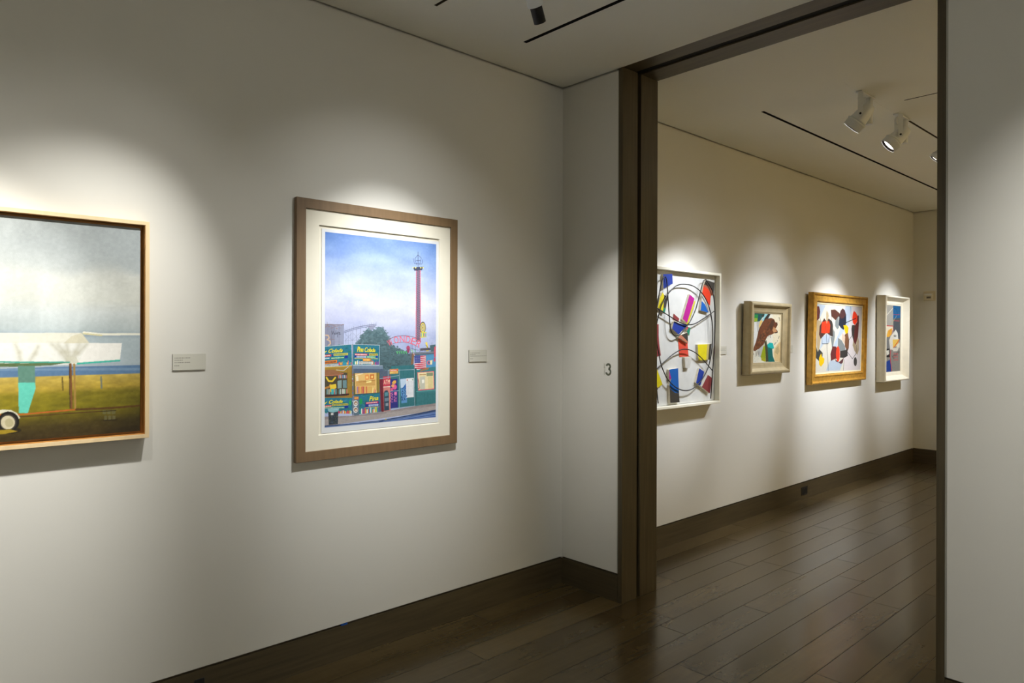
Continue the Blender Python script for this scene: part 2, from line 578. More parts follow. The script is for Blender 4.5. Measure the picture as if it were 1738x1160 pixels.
HT = H - 0.0005
lining('trim_1', None, [('front_board', ((XE - 0.003, Y1 - LIN, 0), (GX0, Y1 - 0.001, HT)), M_TRIMZ),
                        ('rear_board', ((GX1, Y1 - LIN, 0), (XE2 + 0.003, Y1 - 0.001, HT)), M_TRIMZ),
                        ('panel_slot', ((GX0 + 0.0005, Y1 - 0.006, 0), (GX1 - 0.0005, Y1 - 0.001, HT)), M_SLOT)],
       ((XE - 0.001, Y1 - 0.0005, BB), (XE + 0.01, Y1 + 0.0055, H - 0.012)))
lining('trim_2', None, [('front_board', ((XE - 0.003, Y2 + 0.001, 0), (GX0, Y2 + LIN, HT)), M_TRIMZ),
                        ('rear_board', ((GX1, Y2 + 0.001, 0), (XE2 + 0.003, Y2 + LIN, HT)), M_TRIMZ),
                        ('panel_slot', ((GX0 + 0.0005, Y2 + 0.001, 0), (GX1 - 0.0005, Y2 + 0.006, HT)), M_SLOT)],
       ((XE - 0.001, Y2 - 0.0055, BB), (XE + 0.01, Y2 + 0.0005, H - 0.012)))
lining('trim_3', None, [('front_board', ((XE + 0.0005, Y2 - 0.02, H), (3.249, Y1 + 0.02, H + 0.03)), M_TRIMY),
                        ('rear_board', ((3.303, Y2 - 0.02, H), (XE2 - 0.0005, Y1 + 0.02, H + 0.03)), M_TRIMY),
                        ('panel_slot', ((3.2495, Y2 - 0.02, H + 0.008), (3.3025, Y1 + 0.02, H + 0.03)), M_SLOT)], None)
# lid over the doorway and rooms (structure above the ceiling)
struct('wall_above_doorway', MB().box((XE - 0.02, YR, H + 0.062), (XE2 + 0.02, YW + 0.1, H + 0.12)), M_WALL)

# ------------------------------------------------------------------ first picture: boat on a trailer
M_PIG = painted_attr('oil_pigment', 0.5, 0.35, 0.25, 500)
M_PRINT = painted_attr('printed_paper', 0.7, 0.2)
M_PIGM = painted_attr('matt_pigment', 0.65, 0.25, 0.1, 300)
M_EDGE = surface('canvas_edge', (0.62, 0.57, 0.42), 0.8, 0.15, (40, 40, 40))
M_MAPLE = surface('pale_maple', S(226, 200, 156), 0.45, 0.07, (30, 30, 4), 0.05)
M_RABBET = surface('stained_rabbet', S(186, 128, 58), 0.6, 0.1, (20, 20, 20))

M = hang(-0.30, 1.114)
W1, H1 = 1.102, 0.814
t1 = thing('framed_painting', 'framed painting of a covered boat on a trailer in a pale maple float frame', 'painting', M)
frame_ring(0, W1, 0, H1, [(0, 0.004), (0, 0.052), (0.0145, 0.052), (0.0145, 0.012), (0.05, 0.012), (0.05, 0.004)]).build('frame', M_MAPLE, t1, bevel=0.0008)
fr1 = t1.children[0]
frame_ring(0.0149, W1 - 0.0149, 0.0149, H1 - 0.0149, [(0, 0.0123), (0, 0.050), (0.0012, 0.050), (0.0012, 0.0138), (0.04, 0.0138), (0.04, 0.0123)]).build('inner_rabbet', M_RABBET, fr1)['label'] = 'brown stained inner edge'
p = Paint(M, 0.031, 0.0245, W1 - 0.0265, 0.0255, H1 - 0.0255, 520)
p.cr = Crop(0, 330, 2.32)
r = p.rows()
def ramp(stops, r):
    ys = [a for a, _ in stops]
    return np.concatenate([np.interp(r, ys, [c[k] for _, c in stops]) for k in range(3)], 2)
# heights as fractions of the canvas (crop y 78..965 at its right part)
p.img[:] = ramp([(0, (170, 175, 172)), (.12, (174, 179, 177)), (.20, (190, 194, 190)), (.26, (204, 206, 198)), (.36, (208, 210, 201)), (.42, (198, 204, 202)),
                 (.50, (178, 188, 188)), (.535, (150, 165, 176)), (.545, (172, 184, 190)), (.655, (165, 178, 186))], r)
n = vnoise(p.h, p.w, 5, 7, 3, 4)
n2 = vnoise(p.h, p.w, 3, 40, 9, 3)
sky = (r < 0.66)
p.img += np.where(sky, ((n - .5) * 46 + (n2 - .5) * 14)[..., None], 0)
# a dark bank of cloud drifting into the upper corner
xx = np.linspace(0, 1, p.w)[None, :, None]
bank = np.clip((xx - .55) * 1.8, 0, 1) * np.clip((0.235 + (n[..., None] - .5) * .14 - r) * 22, 0, 1)
p.img = p.img * (1 - bank * .75) + np.array((158, 168, 172)) * bank * .75
# sea, field
p.poly([(-900, 688), (0, 688), (200, 680), (420, 676), (580, 672), (580, 722), (-900, 722)], (92, 124, 158))
p.poly([(-900, 688), (0, 688), (420, 684), (580, 684), (580, 694), (-900, 696)], (122, 150, 176), .7)
fld = ramp([(0, (196, 170, 84)), (.715, (196, 170, 84)), (.775, (178, 152, 56)), (.80, (132, 120, 28)), (.87, (126, 116, 22)), (.905, (104, 92, 22)),
            (.94, (74, 62, 22)), (1, (58, 46, 20))], r)
fm = (r > .7165)
fn = vnoise(p.h, p.w, 60, 30, 12, 3); fn2 = vnoise(p.h, p.w, 9, 14, 15, 3)
fld = fld * (0.72 + .5 * fn[..., None] * .6 + .5 * fn2[..., None] * .55)
warm = np.clip((xx - .84) * 4, 0, 1) * np.clip((r - .715) * 8, 0, 1)
fld = fld * (1 - warm * .28)
p.img = np.where(fm, fld, p.img)
# boat: deck cover, hull, underside
p.line([(330, 545), (400, 552), (560, 551)], 9, (236, 234, 216))
p.line([(330, 549), (400, 556)], 6, (214, 206, 160))
p.poly([(330, 560), (560, 560), (560, 668), (480, 672), (480, 590), (352, 588)], (168, 182, 184), .55)
p.poly([(-560, 560), (-560, 585), (-500, 655), (-380, 668), (60, 678), (300, 670), (472, 657), (480, 587), (352, 586), (320, 546), (-500, 546)], (232, 232, 224))
p.poly([(-500, 546), (320, 546), (352, 586), (-560, 586)], (226, 224, 208))
p.poly([(322, 546), (352, 586), (250, 588), (280, 560)], (206, 198, 166), .6)
p.poly([(352, 586), (480, 587), (472, 652), (310, 664), (330, 620)], (240, 238, 230))
for a, b, c, d in ((60, 592, 80, 655), (150, 600, 120, 655), (205, 592, 262, 655), (228, 592, 270, 650), (262, 592, 268, 655), (340, 592, 272, 660), (312, 592, 276, 650), (-60, 592, -30, 655), (-180, 592, -200, 650), (-320, 592, -300, 650)):
    for wd_, al in ((26, .10), (18, .13), (11, .18), (5, .22)):
        p.line([(a, b), ((a * .45 + c * .55) + 4, (b + d) / 2), (c, d)], wd_, (186, 182, 160), al)
p.poly([(262, 640), (300, 640), (310, 664), (268, 668)], (206, 204, 184), .8)
p.line([(-500, 655), (-380, 668), (0, 660), (60, 662), (272, 662)], 7, (70, 160, 140))
p.poly([(-420, 664), (60, 666), (265, 664), (200, 674), (60, 680), (-300, 676)], (92, 110, 70))
p.line([(306, 667), (470, 655)], 7, (60, 180, 160))
# keel
p.poly([(70, 676), (137, 676), (139, 742), (72, 742)], (96, 138, 122))
p.poly([(72, 742), (139, 742), (140, 766), (110, 862), (74, 862)], (104, 206, 184))
# props and trailer
p.line([(277, 670), (281, 842)], 9, (128, 84, 44)); p.line([(292, 670), (296, 842)], 7, (168, 132, 66)); p.line([(273, 670), (276, 842)], 3, (70, 48, 30))
p.line([(245, 722), (248, 772)], 5, (112, 94, 40)); p.line([(398, 720), (400, 764)], 6, (120, 124, 104))
p.line([(-500, 880), (80, 868), (300, 848)], 7, (190, 104, 40)); p.line([(300, 848), (440, 842), (560, 832)], 8, (92, 62, 24)); p.line([(-500, 890), (90, 876), (440, 852)], 5, (84, 58, 22))
for k in range(3):
    p.poly([(404 + 18 * k, 850), (418 + 18 * k, 850), (418 + 18 * k, 866), (404 + 18 * k, 866)], (108, 104, 62)); p.poly([(410 + 16 * k, 872), (422 + 16 * k, 872), (422 + 16 * k, 890), (410 + 16 * k, 890)], (104, 98, 60))
p.line([(398, 856), (456, 852)], 4, (56, 46, 20)); p.line([(408, 892), (460, 888)], 4, (50, 40, 20))
p.ell(24, 930, 60, 14, (44, 36, 18))
p.poly([(-34, 872), (-20, 854), (10, 848), (44, 850), (66, 862), (80, 882), (72, 886), (48, 868), (8, 862), (-30, 880)], (226, 222, 200))
p.ell(34, 896, 42, 40, (26, 24, 22)); p.ell(32, 898, 33, 32, (66, 60, 52)); p.ell(31, 899, 28, 27, (214, 204, 170)); p.ell(36, 900, 17, 17, (190, 180, 140))
p.poly([(-60, 932), (40, 926), (70, 934), (20, 944), (-60, 948)], (196, 166, 40), .8)
p.mottle(7, 90, 120, 5)
p.sheet('canvas', M_PIG, t1, 0.017, M_EDGE, 0.84)

# ------------------------------------------------------------------ second picture: seaside booths under an evening sky
M_FR2 = surface('taupe_stained_wood', S(122, 98, 70), 0.45, 0.10, (60, 60, 5), 0.06)
M_MAT = surface('cream_mat_board', (0.73, 0.69, 0.57), 0.85, 0.01, (30, 30, 30))
M_BACK = surface('cream_backing', (0.74, 0.70, 0.58), 0.85, 0.01, (30, 30, 30))
M = hang(1.403, 0.940)
W2, H2 = 0.898, 1.170
t2 = thing('framed_print', 'tall framed print of seaside drink booths with wide cream mat and brown frame', 'picture', M)
frame_ring(0, W2, 0, H2, [(0, 0.003), (0, 0.0255), (0.0015, 0.027), (0.043, 0.027), (0.044, 0.0265), (0.044, 0.003)]).build('frame', M_FR2, t2)
frame_ring(0.0442, W2 - 0.0442, 0.0442, H2 - 0.0442, [(0, 0.010), (0, 0.0185), (0.0665, 0.0185), (0.0705, 0.0125), (0.0705, 0.010)]).build('mat', M_MAT, t2)
MB().box((0.0442, -0.0095, 0.0442), (W2 - 0.0442, -0.004, H2 - 0.0442)).build('backing_board', M_BACK, t2)
px0, px1, pz0, pz1 = 0.127, 0.784, 0.117, 1.0455
p = Paint(M, 0.0125, px0, px1, pz0, pz1, 520, base=(226, 228, 230))
A = Crop(480, 320, 2.31875); Bc = Crop(540, 540, 5.8)
ix0, ix1, iz0, iz1 = 0.1445, 0.7685, 0.1425, 1.0315
c0, c1 = int((ix0 - px0) / (px1 - px0) * p.w), int((ix1 - px0) / (px1 - px0) * p.w)
r0, r1 = int((pz1 - iz1) / (pz1 - pz0) * p.h), int((pz1 - iz0) / (pz1 - pz0) * p.h)
keep = p.img.copy()
hh, ww = r1 - r0, c1 - c0
rr = np.linspace(0, 1, hh)[:, None, None]; cx = np.linspace(0, 1, ww)[None, :, None]
skyc = ramp([(0, (122, 152, 208)), (.10, (150, 174, 220)), (.2, (184, 198, 230)), (.35, (214, 218, 238)), (.43, (206, 210, 234)), (.5, (186, 194, 226)), (.6, (176, 186, 220))], rr)
skyc = skyc * np.ones((1, ww, 1))
nn = vnoise(hh, ww, 16, 3, 21, 4); nn2 = vnoise(hh, ww, 7, 5, 22, 4)
skyc += ((nn - .5) * 38 + (nn2 - .5) * 32)[..., None] * np.array((1, .92, .5))
cor = np.clip((np.abs(cx - .5) - .22) * 2.4, 0, 1) * np.clip(.30 - rr, 0, .3) / .3
skyc += cor * np.array((-46, -32, -8))
p.img[r0:r1, c0:c1] = skyc
p.cr = Bc
# warehouse, roller coaster
p.poly([(60, 60), (160, 64), (252, 66), (250, 272), (60, 284)], (138, 142, 164))
p.poly([(160, 64), (252, 66), (250, 272), (160, 276)], (150, 156, 180))
for x in (95, 130, 160, 205, 250):
    p.line([(x, 64), (x, 276)], 2, (112, 110, 130))
for k in range(26):
    x = random.uniform(64, 250); y = random.uniform(62, 105)
    p.ell(x, y, random.uniform(3, 12), random.uniform(2, 6), (150, 116, 106), .5)
p.line([(60, 62), (252, 67)], 4, (116, 92, 90)); p.line([(70, 205), (160, 212)], 3, (150, 110, 100))
p.line([(88, 40), (88, 62)], 3, (120, 116, 130))
p.line([(74, 170), (100, 172), (108, 198), (90, 214), (116, 226), (122, 252), (100, 272)], 13, (206, 176, 150))
for q in ([(133, 128), (142, 162), (152, 130)], [(156, 150), (166, 148), (160, 162), (172, 158)], [(176, 122), (172, 162)], [(180, 146), (190, 146), (184, 162), (181, 146)], [(196, 132), (190, 190)], [(198, 146), (214, 142), (204, 162), (222, 158)]):
    p.line(q, 3.4, (48, 50, 66))
tc_ = (112, 118, 146)
for dy, wd in ((0, 6), (14, 5)):
    p.line([(256, 132 + dy), (300, 118 + dy), (340, 104 + dy), (400, 88 + dy), (430, 82 + dy)], wd, tc_)
    p.line([(430, 82 + dy), (500, 70 + dy), (572, 62 + dy)], wd, tc_)
p.poly([(500, 78), (568, 70), (556, 96), (520, 130), (470, 190), (380, 262), (370, 250), (450, 182)], (138, 140, 164), .75)
for x in range(262, 580, 22):
    yb = 132 - (x - 256) * .29 if x < 430 else 82 - (x - 430) * .14
    p.line([(x, yb - 22), (x, yb + 14)], 1.8, tc_)
for x in (272, 296, 322, 340, 376, 418):
    p.line([(x, 140 - (x - 256) * .26), (x, 262)], 2.6, (120, 126, 152))
for a in ((262, 230, 330, 150), (272, 165, 340, 225), (330, 225, 420, 140), (345, 150, 418, 232), (262, 225, 420, 215)):
    p.line([a[:2], a[2:]], 2, (128, 134, 160))
# tree
p.poly([(372, 262), (424, 196), (472, 116), (540, 128), (590, 104), (640, 102), (670, 150), (698, 200), (718, 270), (800, 308), (880, 338), (935, 408), (940, 480), (700, 512), (604, 520), (600, 270)], (82, 108, 116))
rng = random.Random(4)
for k in range(900):
    t = rng.random()
    x = rng.uniform(375, 930); y = rng.uniform(90, 500)
    top = 250
    for (ax, ay), (bx, by) in zip([(370, 250), (420, 190), (470, 105), (540, 120), (590, 96), (640, 92), (672, 138), (700, 190), (720, 262), (800, 300), (880, 330), (935, 400)],
                                  [(420, 190), (470, 105), (540, 120), (590, 96), (640, 92), (672, 138), (700, 190), (720, 262), (800, 300), (880, 330), (935, 400), (940, 410)]):
        if ax <= x <= bx:
            top = ay + (by - ay) * (x - ax) / (bx - ax)
    if y < top - rng.random() * 18:
        continue
    d = (y - 90) / 410
    g = rng.uniform(.82, 1.14)
    col = tuple(c * g for c in ((104 - 32 * d), (130 - 34 * d), (138 - 36 * d)))
    p.ell(x, y, rng.uniform(5, 20), rng.uniform(4, 12), col, .8, rng.uniform(-.5, .5))
for k in range(70):
    x = rng.uniform(420, 700); y = 105 + abs(x - 590) * .8 + rng.uniform(-20, 30)
    p.line([(x, y), (x + rng.uniform(-18, 30), y - rng.uniform(6, 26))], 3, (104, 132, 140), .8)
# drop tower (read off the larger detail)
p.cr = A
p.poly([(526, 318), (540, 318), (542, 604), (524, 604)], (122, 112, 134))
for y in range(322, 600, 9):
    p.line([(525, y), (541, y + 8)], 1.3, (84, 78, 100)); p.line([(541, y), (525, y + 8)], 1.3, (150, 120, 140))
    p.ell(525, y + 2, 1.9, 2.6, (226, 112, 132)); p.ell(541, y + 5, 1.9, 2.6, (234, 108, 130))
p.line([(525, 320), (523, 604)], 1.6, (214, 116, 136)); p.line([(541, 320), (543, 604)], 1.6, (222, 112, 134))
p.poly([(512, 311), (553, 308), (548, 322), (518, 324)], (70, 74, 96))
for x in (513, 523, 543, 552):
    p.ell(x, 312, 2.6, 3, (240, 226, 120))
p.line([(532, 250), (533, 312)], 2, (66, 70, 94))
for a in ((532, 262, 520, 276), (532, 262, 545, 274), (520, 276, 526, 300), (545, 274, 539, 300), (514, 276, 518, 296), (551, 280, 547, 298), (518, 296, 547, 298), (525, 284, 541, 284)):
    p.line([a[:2], a[2:]], 1.6, (70, 76, 102))
# wheel cars and arch sign
p.cr = Bc
for w_, c_ in ((30, (96, 92, 90)), (24, (226, 206, 96)), (17, (150, 150, 150)), (11, (226, 206, 110)), (4, (90, 86, 80))):
    p.ell(1030, 95, w_, 54 * w_ / 30 + 4, c_)
p.poly([(1006, 142), (1066, 138), (1066, 190), (1006, 196)], (214, 206, 90))
for k, c_ in enumerate(((90, 160, 190), (236, 220, 120), (110, 170, 120), (220, 120, 150), (110, 170, 200))):
    p.poly([(1010 + 11 * k, 150), (1019 + 11 * k, 150), (1019 + 11 * k, 184), (1010 + 11 * k, 185)], c_)
p.line([(676, 248), (700, 208), (760, 182), (840, 174), (920, 182), (985, 205), (1012, 236)], 5, (120, 84, 104))
p.line([(700, 268), (760, 246), (840, 238), (920, 252), (985, 288)], 4, (110, 88, 110))
for q in ((915, 262, 905, 345), (930, 250, 925, 340), (955, 270, 960, 345), (915, 300, 990, 320), (1000, 300, 1004, 345), (905, 345, 1010, 338)):
    p.line([q[:2], q[2:]], 3.4, (66, 64, 92))
for ch, cx_, cy_, an in (('W', 708, 244, -.42), ('O', 768, 216, -.24), ('N', 827, 208, -.03), ('D', 886, 213, .15), ('E', 938, 230, .3), ('R', 990, 256, .45)):
    for sc_, co in ((1.0, (232, 96, 118)), (.8, (250, 160, 168)) if False else (1.0, (236, 104, 124))):
        hw, hh_ = 23 * sc_, 33 * sc_
        pts = []
        for dx, dy in ((-hw, hh_), (hw, hh_), (hw, -hh_), (-hw, -hh_)):
            pts.append((cx_ + dx * math.cos(an) - dy * math.sin(an), cy_ + dx * math.sin(an) + dy * math.cos(an)))
        p.text(ch, pts, co)
p.ell(886, 295, 18, 22, (176, 76, 110)); p.poly([(868, 300), (905, 305), (895, 345), (880, 340)], (150, 70, 104))
for k in range(5):
    x = 772 + 22 * k
    p.line([(x, 328), (x + 10, 352)], 6, (92, 206, 110)); p.line([(x + 12, 330), (x + 8, 350)], 4, (96, 196, 120))
p.line([(915, 312), (932, 338)], 6, (150, 220, 100)); p.line([(945, 312), (960, 336)], 6, (96, 206, 150))
p.poly([(1058, 240), (1075, 245), (1082, 300), (1090, 325), (1062, 330), (1068, 290)], (232, 208, 84)); p.ell(1066, 250, 10, 13, (240, 214, 96))
p.poly([(1005, 300), (1118, 292), (1118, 318), (1005, 324)], (90, 86, 96)); p.line([(1060, 268), (1100, 318)], 4, (60, 60, 80))
p.poly([(1098, 270), (1155, 262), (1155, 330), (1110, 330)], (78, 104, 112)); p.line([(1120, 244), (1120, 320)], 3, (90, 90, 110))
# right booth and container wall
p.poly([(900, 342), (1165, 326), (1165, 378), (905, 390)], (96, 104, 118))
p.line([(905, 350), (1165, 334)], 5, (150, 158, 170))
p.poly([(946, 370), (1165, 352), (1165, 490), (950, 505)], (70, 132, 166))
p.poly([(716, 474), (950, 464), (952, 866), (716, 896)], (58, 116, 124))
for x in range(724, 950, 13):
    p.line([(x, 478), (x, 890)], 2.2, (42, 94, 98), .8)
p.poly([(925, 350), (945, 345), (940, 450), (912, 462)], (132, 100, 76))
p.line([(940, 346), (950, 372)], 8, (216, 216, 222)); p.line([(944, 352), (948, 366)], 4, (206, 70, 80))
p.poly([(948, 490), (1165, 482), (1165, 850), (952, 868)], (66, 126, 132))
p.poly([(948, 373), (1060, 368), (1064, 496), (1020, 500), (985, 512), (950, 505)], (224, 222, 226))
for k in range(7):
    y = 374 + 19.5 * k
    p.poly([(948, y), (1061, y - 4), (1061, y + 5), (990, y + 13), (949, y + 9)], (196, 62, 82))
p.poly([(948, 373), (1006, 370), (1008, 442), (950, 446)], (56, 66, 140))
for i in range(5):
    for j in range(4):
        p.ell(956 + 12 * i, 384 + 16 * j, 2.2, 2.4, (220, 222, 236))
p.poly([(1064, 368), (1156, 360), (1158, 478), (1068, 492)], (86, 148, 190))
p.ell(1090, 440, 20, 22, (212, 120, 130)); p.ell(1092, 440, 12, 13, (90, 100, 150)); p.poly([(1100, 420), (1126, 414), (1120, 460), (1104, 458)], (236, 226, 180)); p.ell(1146, 410, 10, 22, (190, 96, 120))
p.poly([(1062, 490), (1095, 488), (1080, 510), (1040, 518), (1000, 530), (1010, 512)], (156, 118, 84))
p.poly([(1140, 290), (1165, 270), (1165, 382), (1140, 384)], (196, 92, 110))
p.poly([(950, 498), (968, 497), (968, 852), (952, 868)], (44, 98, 100))
p.poly([(976, 536), (1140, 524), (1144, 702), (984, 716)], (226, 92, 116))
p.poly([(982, 540), (1134, 530), (1138, 694), (988, 708)], (232, 216, 170))
p.poly([(1000, 580), (1052, 574), (1052, 702), (1004, 706)], (196, 196, 180)); p.poly([(1020, 608), (1044, 606), (1044, 640), (1022, 642)], (238, 236, 224)); p.poly([(1066, 540), (1130, 536), (1130, 570), (1068, 574)], (140, 150, 120)); p.line([(1000, 560), (1060, 556)], 8, (168, 120, 70)); p.poly([(1080, 580), (1128, 578), (1130, 690), (1084, 696)], (222, 206, 150))
p.line([(984, 600), (1000, 690), (984, 700)], 5, (70, 60, 60))
p.line([(968, 726), (1165, 708)], 9, (96, 160, 158))
for x in range(976, 1165, 11):
    p.line([(x, 736), (x, 846)], 3.6, (44, 98, 100))
# left and middle booths
p.poly([(60, 470), (336, 460), (338, 790), (60, 800)], (160, 128, 54))
for x in (292, 305, 318, 330):
    p.line([(x, 480), (x, 776)], 2.4, (112, 86, 34))
p.line([(60, 488), (330, 476)], 10, (196, 160, 70))
p.poly([(60, 520), (286, 540), (286, 766), (60, 780)], (78, 72, 56))
for k in range(24):
    x = rng.uniform(80, 280)
    p.poly([(x, 700), (x + 9, 700), (x + 9, 752), (x, 754)], rng.choice([(206, 206, 196), (96, 150, 160), (200, 96, 84), (206, 176, 90), (110, 160, 120)]))
for k in range(9):
    p.line([(198 + 10 * k, 566), (200 + 10 * k, 592)], 7, rng.choice([(214, 214, 206), (206, 120, 110), (120, 150, 190)]))
p.poly([(190, 620), (232, 612), (232, 690), (192, 696)], (134, 158, 156)); p.poly([(242, 615), (280, 612), (282, 690), (244, 692)], (110, 140, 144))
p.line([(70, 690), (110, 680), (120, 660)], 20, (186, 130, 62)); p.line([(186, 560), (190, 700)], 4, (60, 50, 40))
p.line([(82, 588), (104, 622), (140, 624), (168, 588)], 17, (228, 196, 56)); p.poly([(112, 660), (176, 650), (180, 690), (160, 700), (160, 730), (120, 730), (118, 690)], (232, 200, 64)); p.poly([(126, 700), (158, 698), (154, 752), (134, 754)], (70, 170, 176))
p.poly([(60, 512), (150, 510), (250, 545), (206, 562), (60, 572)], (150, 104, 74)); p.line([(60, 570), (206, 562), (250, 546)], 6, (196, 120, 90))
p.line([(180, 512), (250, 520), (300, 480)], 5, (206, 206, 210))
p.line([(60, 770), (300, 752)], 16, (70, 48, 52)); p.line([(60, 790), (300, 770)], 8, (150, 110, 60))
p.poly([(336, 470), (606, 466), (606, 760), (346, 770)], (110, 100, 62))
p.poly([(362, 540), (572, 536), (576, 744), (368, 758)], (226, 186, 116)); p.poly([(372, 620), (560, 606), (560, 664), (374, 672)], (204, 160, 92))
p.line([(370, 566), (440, 546)], 10, (244, 222, 180)); p.poly([(370, 575), (395, 572), (398, 620), (374, 624)], (238, 222, 180))
for q, c_ in (((463, 560, 500, 610), (232, 150, 84)), ((510, 556, 552, 604), (206, 120, 60))):
    p.poly([(q[0], q[1]), (q[2], q[1] - 3), (q[2], q[3] - 3), (q[0], q[3])], c_); p.ell((q[0] + q[2]) / 2, (q[1] + q[3]) / 2, 10, 12, (246, 206, 120))
p.poly([(474, 616), (524, 612), (524, 634), (474, 640)], (250, 230, 150)); p.line([(398, 632), (560, 614)], 5, (166, 116, 62))
for k in range(14):
    x = 380 + 15 * k
    c_ = rng.choice([(206, 110, 72), (190, 84, 84), (170, 180, 186), (214, 170, 90), (150, 120, 160), (206, 206, 200)])
    if x < 520:
        p.poly([(x, 676), (x + 12, 674), (x + 12, 742), (x, 744)], c_)
for k in range(6):
    p.line([(535 + 12 * k, 744), (540 + 12 * k, 690 + 9 * k)], 8, rng.choice([(90, 170, 110), (220, 80, 120), (226, 150, 90), (240, 226, 150)]))
p.poly([(572, 536), (600, 532), (604, 742), (576, 746)], (150, 130, 64)); p.line([(585, 540), (590, 742)], 4, (96, 84, 46))
p.poly([(342, 468), (636, 470), (642, 506), (600, 514), (352, 518), (344, 500)], (116, 136, 156))
p.poly([(344, 500), (642, 504), (640, 538), (350, 546)], (82, 98, 120)); p.line([(342, 468), (636, 470)], 5, (160, 176, 190))
p.line([(366, 756), (606, 740)], 12, (56, 84, 92))


def board(pts, seed):
    rb = random.Random(seed)
    p.poly(pts, (46, 118, 140))
    xs_ = [q[0] for q in pts]; ys_ = [q[1] for q in pts]
    for k in range(60):
        x, y = rb.uniform(min(xs_) + 6, max(xs_) - 6), rb.uniform(min(ys_) + 8, max(ys_) - 8)
        p.ell(x, y, rb.uniform(6, 20), rb.uniform(4, 10), rb.choice([(36, 104, 146), (46, 128, 112), (34, 92, 118), (70, 140, 170), (44, 120, 84)]), .55, rb.uniform(-.6, .6))


def script(txt, quad):
    q2 = [(x + 3, y + 4) for x, y in quad]
    p.text(txt, q2, (18, 58, 70))
    for dx, dy in ((-1.6, 0), (1.6, 0), (0, 1.5), (0, -1.5)):
        p.text(txt, [(x + dx, y + dy) for x, y in quad], (236, 222, 62))


def bar(x0, x1, y0, y1, h, col, dash=(238, 236, 220), seed=1):
    rb = random.Random(seed)
    p.poly([(x0, y0), (x1, y1), (x1, y1 + h), (x0, y0 + h)], col)
    x = x0 + 5
    while x < x1 - 9:
        w = rb.uniform(4, 10); t = (x - x0) / (x1 - x0); y = y0 + (y1 - y0) * t
        p.poly([(x, y + h * .28), (x + w, y + h * .28), (x + w, y + h * .75), (x, y + h * .75)], dash)
        x += w + rb.uniform(2, 4)


def bottles(x0, x1, yb0, yb1, hmax, n, seed):
    rb = random.Random(seed)
    for k in range(n):
        t = (k + .5) / n; x = x0 + (x1 - x0) * t; yb = yb0 + (yb1 - yb0) * t; h = hmax * rb.uniform(.55, 1)
        p.poly([(x - 5, yb), (x + 5, yb), (x + 4, yb - h), (x - 4, yb - h)], rb.choice([(224, 120, 70), (220, 200, 80), (206, 70, 110), (60, 170, 150), (236, 236, 226), (120, 84, 150), (60, 120, 190), (226, 90, 70)]))


board([(60, 284), (330, 262), (336, 466), (60, 482)], 2)
board([(345, 262), (602, 268), (600, 464), (345, 462)], 3)
script('Colada', [(96, 344), (236, 336), (252, 300), (112, 306)]); p.line([(60, 344), (82, 326)], 8, (236, 222, 62))
bar(60, 128, 364, 358, 20, (206, 60, 70), seed=2); p.poly([(133, 362), (148, 361), (148, 380), (133, 381)], (40, 60, 140)); bar(152, 292, 352, 344, 22, (214, 200, 84), (90, 130, 90), 3)
bar(60, 120, 390, 386, 18, (70, 150, 190), seed=4); bar(126, 256, 388, 380, 18, (40, 150, 90), seed=5); p.poly([(260, 372), (292, 370), (292, 396), (260, 398)], (36, 52, 150))
bar(60, 186, 424, 412, 32, (226, 128, 44), (90, 60, 60), 6); bottles(200, 330, 464, 458, 40, 13, 7); bar(60, 200, 460, 450, 20, (206, 206, 200), (120, 120, 130), 8)
script('Pina Colada', [(384, 334), (560, 336), (568, 300), (392, 282)])
bar(360, 485, 350, 352, 20, (206, 60, 84), seed=9); p.ell(496, 362, 7, 7, (80, 60, 150)); bar(502, 586, 350, 352, 22, (214, 196, 90), (120, 110, 60), 10)
bar(360, 470, 376, 378, 16, (200, 206, 216), (70, 110, 180), 11); bar(476, 566, 376, 378, 16, (70, 170, 120), seed=12); p.poly([(566, 372), (586, 372), (586, 392), (566, 392)], (36, 60, 160)); p.poly([(358, 366), (376, 366), (376, 390), (358, 388)], (40, 60, 150))
p.line([(360, 398), (586, 402)], 5, (214, 206, 90)); bar(440, 518, 398, 400, 28, (226, 136, 44), (240, 210, 130), 13); bottles(352, 436, 458, 458, 46, 8, 14); bottles(524, 598, 462, 462, 46, 7, 15); bar(402, 538, 430, 434, 22, (216, 216, 206), (150, 150, 150), 16)
for q in ([(60, 282), (330, 260), (336, 466)], [(60, 482), (336, 466)], [(332, 260), (604, 268), (602, 464)], [(340, 262), (340, 466)], [(342, 464), (602, 465)]):
    p.line(q, 4, (206, 216, 224))
board([(60, 786), (334, 786), (336, 944), (60, 930)], 5)
script('Colada', [(102, 846), (238, 836), (250, 806), (114, 810)])
p.line([(64, 846), (86, 828)], 8, (236, 222, 62))
bar(60, 132, 864, 858, 18, (206, 66, 70), seed=21); bar(136, 296, 850, 842, 18, (206, 196, 84), (110, 110, 60), 22); bar(60, 258, 880, 876, 14, (60, 150, 110), seed=23); p.poly([(258, 866), (296, 864), (296, 886), (258, 888)], (36, 52, 150)); p.ell(314, 836, 12, 26, (50, 160, 90))
bottles(196, 330, 940, 944, 34, 12, 24)
board([(352, 764), (606, 742), (608, 926), (400, 952), (352, 958)], 6)
script('Pina', [(504, 820), (590, 806), (600, 768), (514, 772)]); p.ell(420, 822, 16, 30, (40, 150, 90))
p.poly([(462, 830), (600, 818), (600, 872), (464, 880)], (40, 56, 140)); bar(470, 592, 830, 820, 18, (206, 70, 90), seed=31); bar(498, 592, 854, 846, 18, (206, 216, 226), (60, 120, 190), 32); p.line([(462, 884), (600, 874)], 4, (220, 206, 90))
bottles(412, 600, 948, 926, 58, 17, 33)
